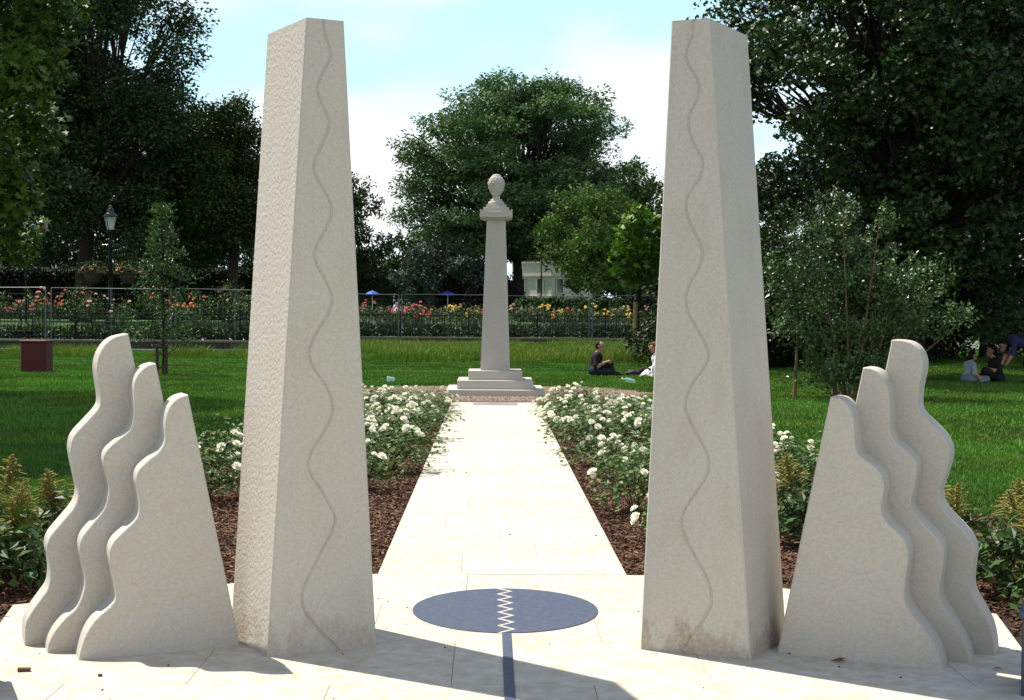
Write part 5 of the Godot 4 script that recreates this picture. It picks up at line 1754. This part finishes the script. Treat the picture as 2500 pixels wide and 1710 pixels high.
func head_bones(c: Vector3, fwd: Vector3, skin: Color) -> Array:
	var s := Vector3.UP.cross(fwd).normalized()
	var dark := Color(0.02, 0.015, 0.01)
	return [[c + Vector3(0, 0.03, 0) - fwd * 0.015, c + Vector3(0, 0.03, 0) + fwd * 0.02, 0.088, 0.08, skin], [c - Vector3(0, 0.04, 0) + fwd * 0.02, c - Vector3(0, 0.075, 0) + fwd * 0.055, 0.065, 0.036, skin],
		[c + fwd * 0.095 + Vector3(0, 0.01, 0), c + fwd * 0.115 - Vector3(0, 0.025, 0), 0.012, 0.016, skin], [c + s * 0.078 + Vector3(0, 0.01, 0), c + s * 0.085 - Vector3(0, 0.025, 0), 0.018, 0.014, skin], [c - s * 0.078 + Vector3(0, 0.01, 0), c - s * 0.085 - Vector3(0, 0.025, 0), 0.018, 0.014, skin],
		[c + fwd * 0.092 + s * 0.032 + Vector3(0, 0.015, 0), c + fwd * 0.092 + s * 0.034 + Vector3(0, 0.015, 0), 0.009, 0.009, dark], [c + fwd * 0.092 - s * 0.032 + Vector3(0, 0.015, 0), c + fwd * 0.092 - s * 0.034 + Vector3(0, 0.015, 0), 0.009, 0.009, dark],
		[c + fwd * 0.092 - Vector3(0, 0.055, 0) + s * 0.018, c + fwd * 0.092 - Vector3(0, 0.055, 0) - s * 0.018, 0.008, 0.008, Color(skin.r * 0.7, skin.g * 0.45, skin.b * 0.45)]]

func hand_bones(wrist: Vector3, dir: Vector3, palm: Vector3, skin: Color) -> Array:
	var s := dir.cross(palm).normalized()
	var out := [[wrist, wrist + dir * 0.085, 0.024, 0.026, skin], [wrist + s * 0.02, wrist + dir * 0.085 + s * 0.026, 0.018, 0.016, skin], [wrist - s * 0.02, wrist + dir * 0.085 - s * 0.026, 0.018, 0.016, skin]]
	var lens := [0.06, 0.072, 0.068, 0.052]
	for k in 4:
		var root := wrist + dir * 0.088 + s * (0.032 - 0.0215 * k)
		var mid: Vector3 = root + (dir * 0.8 + palm * 0.6).normalized() * lens[k] * 0.55
		var tip: Vector3 = mid + (dir * 0.2 + palm * 1.0).normalized() * lens[k] * 0.5
		out.append([root, mid, 0.0095, 0.009, skin])
		out.append([mid, tip, 0.009, 0.0075, skin])
	var tr := wrist + dir * 0.03 + s * 0.034
	var tm := tr + (dir * 0.7 + s * 0.7).normalized() * 0.04
	out.append([tr, tm, 0.013, 0.011, skin])
	out.append([tm, tm + (dir * 0.8 + palm * 0.4).normalized() * 0.03, 0.011, 0.009, skin])
	return out

func person(label: String, at: Vector3, turn: float, bones: Array, head: Array, hands: Array, hair: Array, hair_col: Color, cell: float, sc := 1.0, group := "") -> Node3D:
	var o := thing("person", label, "person", at, group)
	o.rotation.y = turn
	var st := new_st()
	body(st, bones, cell, 0.05)
	if head.size() > 0:
		body(st, head, 0.011 if cell < 0.04 else 0.02, 0.02)
	for h in hands:
		body(st, h, 0.0065 if cell < 0.04 else 0.02, 0.008)
	var b := mi("body", done(st), M.cloth_and_skin, o)
	b.scale = Vector3.ONE * sc
	if hair.size() > 0:
		st = new_st()
		for h in hair:
			h.append(hair_col)
		body(st, hair, 0.014 if cell < 0.04 else 0.025, 0.03)
		var hm := mi("hair", done(st), M.cloth_and_skin, o)
		hm.scale = Vector3.ONE * sc
	return o

func people() -> void:
	var skin := Color(0.42, 0.22, 0.15)
	var black := Color(0.012, 0.013, 0.014)
	var navy := Color(0.018, 0.020, 0.035)
	var white := Color(0.72, 0.74, 0.76)
	# man seated on the lawn, facing +x
	var hc := Vector3(0.13, 0.73, 0.03)
	var bones := [[Vector3(0, 0.13, -0.08), Vector3(0, 0.13, 0.08), 0.14, 0.14, navy], [Vector3(0, 0.2, 0), Vector3(0.06, 0.44, 0), 0.135, 0.145, black], [Vector3(0.05, 0.50, -0.12), Vector3(0.05, 0.50, 0.12), 0.085, 0.085, black], [Vector3(0.07, 0.52, 0), Vector3(0.12, 0.68, 0.02), 0.062, 0.055, skin],
		[Vector3(0.05, 0.50, 0.17), Vector3(0.02, 0.27, 0.25), 0.072, 0.062, black], [Vector3(0.02, 0.27, 0.25), Vector3(0.05, 0.25, 0.26), 0.05, 0.045, black], [Vector3(0.05, 0.25, 0.26), Vector3(0.26, 0.36, 0.25), 0.045, 0.03, skin],
		[Vector3(0.05, 0.50, -0.17), Vector3(0.10, 0.28, -0.24), 0.07, 0.058, black], [Vector3(0.10, 0.28, -0.24), Vector3(0.28, 0.34, -0.10), 0.045, 0.03, skin],
		[Vector3(0.02, 0.12, 0.10), Vector3(0.34, 0.13, 0.27), 0.10, 0.078, navy], [Vector3(0.34, 0.13, 0.27), Vector3(0.55, 0.075, 0.08), 0.075, 0.05, navy], [Vector3(0.55, 0.06, 0.08), Vector3(0.68, 0.045, 0.12), 0.05, 0.042, black],
		[Vector3(0.02, 0.12, -0.10), Vector3(0.40, 0.30, -0.16), 0.10, 0.075, black], [Vector3(0.40, 0.30, -0.16), Vector3(0.46, 0.07, -0.02), 0.072, 0.05, black], [Vector3(0.46, 0.055, -0.02), Vector3(0.64, 0.045, 0.0), 0.05, 0.042, black]]
	var fw := Vector3(0.92, -0.05, 0.38).normalized()
	person("person in black T-shirt and dark trousers sitting on the grass, facing right", V(2.45, -0.02, 33.5), 0.0, bones, head_bones(hc, fw, skin), [hand_bones(Vector3(0.26, 0.36, 0.25), Vector3(0.9, 0.3, -0.2).normalized(), Vector3(0.25, -0.95, 0).normalized(), skin), hand_bones(Vector3(0.28, 0.34, -0.10), Vector3(0.8, 0.2, 0.5).normalized(), Vector3(0.2, -0.95, 0).normalized(), skin)],
		[[hc + Vector3(-0.035, 0.045, -0.01), hc + Vector3(-0.045, 0.0, -0.012), 0.082, 0.076], [hc + Vector3(-0.03, 0.05, 0.05), hc + Vector3(-0.01, 0.02, 0.06), 0.03, 0.02]], Color(0.03, 0.018, 0.012), 0.022)
	# the other, in white, half behind the pillar, facing -x
	var h2 := Vector3(0.12, 0.70, 0.0)
	var b2 := [[Vector3(0, 0.13, -0.08), Vector3(0, 0.13, 0.08), 0.14, 0.14, black], [Vector3(0, 0.2, 0), Vector3(0.05, 0.43, 0), 0.125, 0.13, white], [Vector3(0.04, 0.48, -0.11), Vector3(0.04, 0.48, 0.11), 0.078, 0.078, white], [Vector3(0.06, 0.50, 0), Vector3(0.11, 0.66, 0.0), 0.055, 0.05, skin],
		[Vector3(0.04, 0.48, -0.16), Vector3(0.12, 0.26, -0.22), 0.062, 0.055, white], [Vector3(0.12, 0.26, -0.22), Vector3(0.30, 0.16, -0.16), 0.045, 0.03, white], [Vector3(0.04, 0.48, 0.16), Vector3(0.02, 0.26, 0.24), 0.062, 0.055, white], [Vector3(0.02, 0.26, 0.24), Vector3(0.18, 0.14, 0.26), 0.045, 0.03, skin],
		[Vector3(0.02, 0.12, -0.10), Vector3(0.42, 0.14, -0.22), 0.10, 0.08, black], [Vector3(0.42, 0.14, -0.22), Vector3(0.30, 0.08, 0.06), 0.07, 0.05, black], [Vector3(0.02, 0.12, 0.10), Vector3(0.40, 0.12, 0.2), 0.10, 0.08, black], [Vector3(0.40, 0.12, 0.2), Vector3(0.14, 0.07, 0.32), 0.07, 0.05, black]]
	person("person in white top and dark trousers sitting, half hidden by the right pillar", V(4.02, -0.02, 33.6), PI, b2, head_bones(h2, Vector3(0.95, -0.1, -0.3).normalized(), skin), [hand_bones(Vector3(0.30, 0.16, -0.16), Vector3(0.9, -0.3, 0.2).normalized(), Vector3(0, -1, 0.1).normalized(), skin), hand_bones(Vector3(0.18, 0.14, 0.26), Vector3(0.9, -0.3, 0.1).normalized(), Vector3(0, -1, 0.1).normalized(), skin)],
		[[h2 + Vector3(-0.02, 0.06, 0), h2 + Vector3(-0.04, 0.0, 0), 0.095, 0.09], [h2 + Vector3(-0.05, 0.0, 0), h2 + Vector3(-0.06, -0.10, 0), 0.075, 0.05], [h2 + Vector3(0.03, 0.075, 0.0), h2 + Vector3(-0.02, 0.08, 0), 0.06, 0.07]], Color(0.11, 0.045, 0.02), 0.022)
	# three people in the shade at the right
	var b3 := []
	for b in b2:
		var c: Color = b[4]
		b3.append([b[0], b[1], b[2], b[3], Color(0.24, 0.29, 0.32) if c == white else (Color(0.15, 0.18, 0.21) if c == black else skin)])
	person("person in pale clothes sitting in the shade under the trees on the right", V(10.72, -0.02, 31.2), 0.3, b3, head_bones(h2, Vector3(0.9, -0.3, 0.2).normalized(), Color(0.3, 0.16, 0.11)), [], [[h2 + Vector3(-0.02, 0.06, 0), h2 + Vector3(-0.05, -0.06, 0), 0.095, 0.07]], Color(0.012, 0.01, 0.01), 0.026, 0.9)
	var b4 := []
	for b in bones:
		var c: Color = b[4]
		b4.append([b[0], b[1], b[2], b[3], skin if c == skin else Color(0.012, 0.012, 0.016)])
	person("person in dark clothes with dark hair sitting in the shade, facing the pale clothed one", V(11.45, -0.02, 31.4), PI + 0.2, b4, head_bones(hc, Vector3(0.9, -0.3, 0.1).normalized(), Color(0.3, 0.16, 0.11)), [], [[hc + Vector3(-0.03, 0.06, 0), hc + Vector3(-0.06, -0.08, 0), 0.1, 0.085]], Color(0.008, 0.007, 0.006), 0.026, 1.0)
	var blue := Color(0.03, 0.035, 0.085)
	var h5 := Vector3(0.62, 0.90, 0.0)
	var b5 := [[Vector3(0, 0.90, -0.07), Vector3(0, 0.90, 0.07), 0.14, 0.14, navy], [Vector3(0.02, 0.95, 0), Vector3(0.42, 1.02, 0), 0.15, 0.15, blue], [Vector3(0.45, 1.0, -0.13), Vector3(0.45, 1.0, 0.13), 0.09, 0.09, blue], [Vector3(0.48, 0.98, 0), Vector3(0.60, 0.92, 0), 0.06, 0.055, skin],
		[Vector3(0.45, 0.98, 0.18), Vector3(0.50, 0.70, 0.2), 0.065, 0.05, blue], [Vector3(0.50, 0.70, 0.2), Vector3(0.62, 0.46, 0.14), 0.045, 0.03, skin], [Vector3(0.45, 0.98, -0.18), Vector3(0.50, 0.70, -0.2), 0.065, 0.05, blue], [Vector3(0.50, 0.70, -0.2), Vector3(0.62, 0.46, -0.14), 0.045, 0.03, skin],
		[Vector3(0, 0.88, 0.09), Vector3(0.06, 0.48, 0.11), 0.10, 0.07, navy], [Vector3(0.06, 0.48, 0.11), Vector3(0.0, 0.08, 0.11), 0.068, 0.05, navy], [Vector3(0, 0.05, 0.11), Vector3(0.16, 0.04, 0.12), 0.045, 0.04, black], [Vector3(0, 0.88, -0.09), Vector3(0.04, 0.48, -0.11), 0.10, 0.07, navy], [Vector3(0.04, 0.48, -0.11), Vector3(-0.04, 0.08, -0.11), 0.068, 0.05, navy], [Vector3(-0.04, 0.05, -0.11), Vector3(0.12, 0.04, -0.12), 0.045, 0.04, black]]
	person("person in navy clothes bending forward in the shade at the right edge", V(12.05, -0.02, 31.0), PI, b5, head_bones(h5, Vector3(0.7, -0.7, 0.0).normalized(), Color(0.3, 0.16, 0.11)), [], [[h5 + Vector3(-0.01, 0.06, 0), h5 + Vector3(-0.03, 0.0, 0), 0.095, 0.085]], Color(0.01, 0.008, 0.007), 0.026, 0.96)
	# far walkers
	var walk := func(top: Color, legs: Color) -> Array:
		return [[Vector3(0, 0.92, -0.06), Vector3(0, 0.92, 0.06), 0.13, 0.13, legs], [Vector3(0, 1.0, 0), Vector3(0.03, 1.32, 0), 0.14, 0.15, top], [Vector3(0.02, 1.40, -0.12), Vector3(0.02, 1.40, 0.12), 0.08, 0.08, top], [Vector3(0.03, 1.42, 0), Vector3(0.06, 1.55, 0), 0.055, 0.05, skin], [Vector3(0.06, 1.66, 0), Vector3(0.07, 1.62, 0), 0.10, 0.085, skin],
			[Vector3(0.02, 1.40, 0.17), Vector3(-0.02, 1.14, 0.2), 0.055, 0.045, top], [Vector3(-0.02, 1.14, 0.2), Vector3(0.16, 0.98, 0.18), 0.04, 0.03, skin], [Vector3(0.02, 1.40, -0.17), Vector3(0.06, 1.14, -0.2), 0.055, 0.045, top], [Vector3(0.06, 1.14, -0.2), Vector3(0.2, 1.0, -0.18), 0.04, 0.03, skin],
			[Vector3(0, 0.88, 0.08), Vector3(0.16, 0.48, 0.09), 0.09, 0.065, legs], [Vector3(0.16, 0.48, 0.09), Vector3(0.10, 0.08, 0.09), 0.06, 0.045, legs], [Vector3(0.10, 0.05, 0.09), Vector3(0.24, 0.04, 0.09), 0.045, 0.04, black], [Vector3(0, 0.88, -0.08), Vector3(-0.10, 0.48, -0.09), 0.09, 0.065, legs], [Vector3(-0.10, 0.48, -0.09), Vector3(-0.26, 0.10, -0.09), 0.06, 0.045, legs], [Vector3(-0.26, 0.06, -0.09), Vector3(-0.14, 0.03, -0.09), 0.045, 0.04, black]]
	person("person in a white shirt walking beyond the yellow roses, right of the obelisk", V(4.75, 1.0, 92.0), 0.0, walk.call(white, black), [], [], [[Vector3(0.04, 1.71, 0), Vector3(0.02, 1.64, 0), 0.10, 0.09]], Color(0.02, 0.012, 0.01), 0.045)
	person("person in blue clothes standing beyond the roses, left of the left pillar", V(-16.75, 1.0, 79.0), 0.6, walk.call(Color(0.08, 0.28, 0.55), Color(0.05, 0.16, 0.38)), [], [], [[Vector3(0.04, 1.71, 0), Vector3(0.02, 1.64, 0), 0.10, 0.09]], Color(0.02, 0.012, 0.01), 0.045)

# ------------------------------------------------------------------ small things

func lumpy(st: SurfaceTool, rad: Vector3, sd: int, amp: float, n := 12) -> void:
	st.set_smooth_group(0)
	var nz := FastNoiseLite.new()
	nz.seed = sd
	nz.frequency = 1.3
	var pt := func(i: int, j: int) -> Vector3:
		var ph := PI * j / n
		var a := TAU * i / (n * 2)
		var dir := Vector3(sin(ph) * cos(a), -cos(ph), -sin(ph) * sin(a))
		return dir * rad * (1.0 + amp * nz.get_noise_3dv(dir))
	for j in n:
		for i in n * 2:
			quad(st, pt.call(i, j), pt.call(i + 1, j), pt.call(i + 1, j + 1), pt.call(i, j + 1))
	st.set_smooth_group(-1)

func small_things() -> void:
	var st := new_st()
	lumpy(st, Vector3(0.20, 0.085, 0.13), 3, 0.5)
	var o := mi("rucksack", done(st), M.bag_black)
	o.position = V(3.42, 0.06, 33.6)
	tag(o, "black bag on the grass beside the man in black", "bag")
	var wb := thing("carrier_bag", "white crumpled carrier bag on the grass at the foot of the pale stake", "bag", V(3.72, -0.02, 33.3))
	st = new_st()
	var nz := FastNoiseLite.new()
	nz.seed = 5
	nz.frequency = 5.0
	var pt := func(i: int, j: int) -> Vector3:
		var u := i / 14.0
		var v := j / 10.0
		var x := lerpf(-0.2, 0.18, u)
		var y := 0.01 + 0.20 * sin(PI * u) * sin(PI * v) * (1.0 - 0.3 * u) + (0.14 if u > 0.75 and v > 0.3 else 0.0) * sin(PI * v)
		return Vector3(x, maxf(y + 0.05 * nz.get_noise_2d(u, v), 0.005), lerpf(0.18, -0.18, v))
	for i in 14:
		for j in 10:
			quad(st, pt.call(i, j), pt.call(i + 1, j), pt.call(i + 1, j + 1), pt.call(i, j + 1))
	mi("bag_sheet", done(st), M.bag_white, wb)
	st = new_st()
	lumpy(st, Vector3(0.08, 0.03, 0.05), 8, 0.6, 8)
	var fd := mi("sandwich", done(st), M.food_brown)
	fd.position = V(3.62, 0.03, 33.05)
	tag(fd, "brown snack lying in front of the white carrier bag", "food")
	# bottle and cup lying on the grass
	st = new_st()
	lathe(st, [Vector2(0.0, 0.0), Vector2(0.04, 0.0), Vector2(0.045, 0.02), Vector2(0.045, 0.19), Vector2(0.018, 0.245), Vector2(0.018, 0.27)], 14)
	var bt := thing("drinks_bottle", "pale plastic bottle with white cap lying on the grass, in front of the seated pair", "bottle", V(3.02, 0.055, 29.6))
	bt.basis = Basis(Vector3.UP, 0.25) * Basis(Vector3(0, 0, 1), 1.35)
	mi("bottle_body", done(st), M.bottle_plastic, bt)
	st = new_st()
	lathe(st, [Vector2(0.0, 0.262), Vector2(0.021, 0.262), Vector2(0.021, 0.295), Vector2(0.0, 0.295)], 12)
	mi("cap", done(st), M.white_paint, bt)
	st = new_st()
	lathe(st, [Vector2(0.0, 0.0), Vector2(0.045, 0.0), Vector2(0.062, 0.16), Vector2(0.066, 0.165), Vector2(0.06, 0.16), Vector2(0.043, 0.005)], 14)
	var cp := mi("paper_cup", done(st), M.bottle_plastic)
	cp.transform = Transform3D(Basis(Vector3(0, 0, 1), 1.5), V(-2.1, 0.06, 29.7))
	tag(cp, "pale plastic cup lying on the grass left of the obelisk", "cup")
	# litter on the paving
	st = new_st()
	tube(st, [Vector3(-0.024, 0, 0), Vector3(0.026, 0.0, -0.008)], [0.009, 0.008], 7)
	var tw := mi("brown_twig", done(st), M.leaf_litter)
	tw.position = V(-1.97, 0.029, 5.68)
	tag(tw, "short brown twig on the paving, in front of the left sculpture", "twig")
	st = new_st()
	tube(st, [Vector3(-0.008, 0, 0), Vector3(0.009, 0.0, -0.004)], [0.007, 0.005], 6)
	var cr := mi("bark_crumb", done(st), M.leaf_litter)
	cr.position = V(-1.64, 0.026, 5.61)
	tag(cr, "small brown bark crumb on the paving, right of the twig", "bark crumb")
	st = new_st()
	leaf_shape(st, Vector3(-0.035, 0.004, 0), Vector3(0.1, 1, 0).normalized(), Vector3(1, 0.1, 0).normalized(), 0.075, 0.03)
	leaf_shape(st, Vector3(-0.01, 0.006, 0.01), Vector3(-0.4, 1, 0.2).normalized(), Vector3(1, 0.3, -0.3).normalized(), 0.05, 0.025)
	var lf := mi("dead_leaf", done(st), M.leaf_litter)
	lf.position = V(1.42, 0.022, 5.88)
	tag(lf, "curled dead leaf on the paving at the foot of the right sculpture", "leaf")
	st = new_st()
	leaf_shape(st, Vector3(-0.025, 0.004, 0), Vector3(0.3, 1, 0).normalized(), Vector3(1, 0.2, 0.4).normalized(), 0.05, 0.02)
	var lg := mi("dead_leaf", done(st), M.leaf_litter)
	lg.position = V(2.06, 0.022, 5.76)
	tag(lg, "dark dead leaf on the paving beside the right sculpture's outer end", "leaf")
	st = new_st()
	lumpy(st, Vector3(0.006, 0.003, 0.005), 2, 0.6, 4)
	var crumb := done(st)
	var xf := []
	var cols := []
	for k in 64:
		var x := rng.randf_range(-2.2, 2.2)
		var d := rng.randf_range(5.2, 7.7)
		if k > 50:
			x = rng.randf_range(-0.68, 0.68)
			d = rng.randf_range(8.0, 22.5)
		if not in_terrace(x, d):
			continue
		xf.append(Transform3D(Basis(Vector3.UP, rng.randf() * TAU) * Basis.from_scale(Vector3.ONE * rng.randf_range(0.4, 1.1 if k <= 50 else 1.7)), V(x, 0.0225, d)))
		cols.append(Color(0.09, 0.05, 0.03))
	var sc := scatter("litter_crumbs", crumb, M.tinted, xf, cols)
	tag(sc, "scattered brown bark crumbs on the pale paving", "litter")
	# loose gravel
	st = new_st()
	for k in 260:
		var v := rng.randf_range(0.55, 1.3)
		st.set_color(Color(0.34 * v, 0.255 * v, 0.18 * v) if rng.randf() > 0.2 else Color(0.40 * v, 0.36 * v, 0.33 * v))
		var p := Vector3(rng.randf_range(-0.3, 0.3), 0.002, rng.randf_range(-0.3, 0.3))
		var r := rng.randf_range(0.008, 0.018)
		var bs := Basis(Vector3.UP, rng.randf() * TAU) * Basis(Vector3.RIGHT, rng.randf_range(-0.6, 0.6))
		box(st, p, Vector3(r * 1.4, r, r), r * 0.3, bs)
	var peb := done(st)
	xf = []
	cols = []
	for i in range(-6, 7):
		for j in range(-6, 7):
			var x := 0.03 + i * 0.52
			var d := 25.88 + j * 0.52
			if in_gravel(x, d) and Vector2(x, d - 25.88).length() < 2.75 and not (absf(x) < 0.66 and absf(d - 25.88) < 0.66) and not in_terrace(x, d - 0.25):
				xf.append(Transform3D(Basis(Vector3.UP, rng.randf() * TAU), V(x, 0.0, d)))
				cols.append(Color(1, 1, 1))
	var gv := scatter("gravel", peb, M.tinted, xf, cols)
	tag(gv, "tan gravel surrounding the steps of the obelisk", "gravel")

# ------------------------------------------------------------------ grass

func blade_patch(count: int, half: float, lo: float, hi: float, w: float, straw: float, tint: Color) -> ArrayMesh:
	var st := new_st()
	for k in count:
		var p := Vector3(rng.randf_range(-half, half), 0, rng.randf_range(-half, half))
		var a := rng.randf() * TAU
		var s := Vector3(cos(a), 0, sin(a)) * w * rng.randf_range(0.7, 1.3) * 0.5
		var h := rng.randf_range(lo, hi)
		var lean := Vector3(rng.randf_range(-1, 1), 0, rng.randf_range(-1, 1)) * h * 0.55
		var v := rng.randf_range(0.65, 1.3)
		var c := Color(tint.r * v, tint.g * v, tint.b * v)
		if rng.randf() < straw:
			c = Color(0.14 * v, 0.115 * v, 0.05 * v)
		st.set_color(c)
		var m := p + lean * 0.35 + Vector3(0, h * 0.6, 0)
		var t := p + lean + Vector3(0, h, 0)
		tri(st, p - s, p + s, m + s * 0.8)
		tri(st, p - s, m + s * 0.8, m - s * 0.8)
		tri(st, m - s * 0.8, m + s * 0.8, t)
	return done(st)

func grass() -> void:
	var near := []
	var far := []
	for k in 3:
		near.append(blade_patch(700, 0.27, 0.025, 0.065, 0.006, 0.02, Color(0.052, 0.115, 0.022)))
		far.append(blade_patch(800, 0.53, 0.03, 0.075, 0.013, 0.02, Color(0.055, 0.12, 0.022)))
	var meadow := blade_patch(420, 0.55, 0.10, 0.32, 0.012, 0.12, Color(0.080, 0.132, 0.030))
	var lists := [[[], []], [[], []], [[], []], [[], []], [[], []], [[], []]]
	var mx := []
	var mc := []
	var tone := FastNoiseLite.new()
	tone.seed = 12
	tone.frequency = 0.35
	var d := 7.0
	while d < 55.0:
		var step := 0.5 if d < 16.0 else 1.0
		var wide := 0.385 * d + 1.2
		var x := -wide
		while x < wide:
			var xx := x + rng.randf_range(-0.1, 0.1)
			var dd := d + rng.randf_range(-0.1, 0.1)
			if not in_bed(xx, dd) and not in_terrace(xx, dd) and not in_gravel(xx, dd) and dd < rail_d(xx) - 0.4:
				var v := 1.0 + 0.6 * tone.get_noise_2d(xx, dd)
				var kx := rng.randi_range(0, 2)
				var slot: Array = lists[kx if step < 0.8 else 3 + kx]
				slot[0].append(Transform3D(Basis(Vector3.UP, rng.randf() * TAU), V(xx, lawn_y(xx, dd), dd)))
				slot[1].append(Color(v * (1.0 + 0.45 * tone.get_noise_2d(xx + 50.0, dd)), v, v))
				var is_meadow := dd > 39.0 + 1.2 * tone.get_noise_2d(xx * 2.0, 7.0) and xx > -7.5 and xx < 9.5
				if dd > 40.0 and dd < 43.5 and xx <= -7.5 and rng.randf() < 0.5:
					is_meadow = true
				if is_meadow:
					for e in 2:
						mx.append(Transform3D(Basis(Vector3.UP, rng.randf() * TAU) * Basis.from_scale(Vector3.ONE * rng.randf_range(0.5, 1.35) * (1.0 + 0.4 * tone.get_noise_2d(xx * 3.0, dd * 3.0))), V(xx + rng.randf_range(-0.3, 0.3), lawn_y(xx, dd), dd + rng.randf_range(-0.4, 0.4))))
						var q := rng.randf_range(0.8, 1.2)
						mc.append(Color(q * rng.randf_range(0.9, 1.25), q, q))
			x += step
		d += step
	for k in lists.size():
		var s: Array = lists[k]
		var o := scatter("grass", near[k] if k < 3 else far[k - 3], M.grass_blades, s[0], s[1])
		tag(o, "short mown green grass of the lawn", "grass", "mown grass of the lawn")
	var m := scatter("meadow_grass", meadow, M.grass_blades, mx, mc)
	tag(m, "long unmown yellow green grass in front of the mesh fence", "grass")
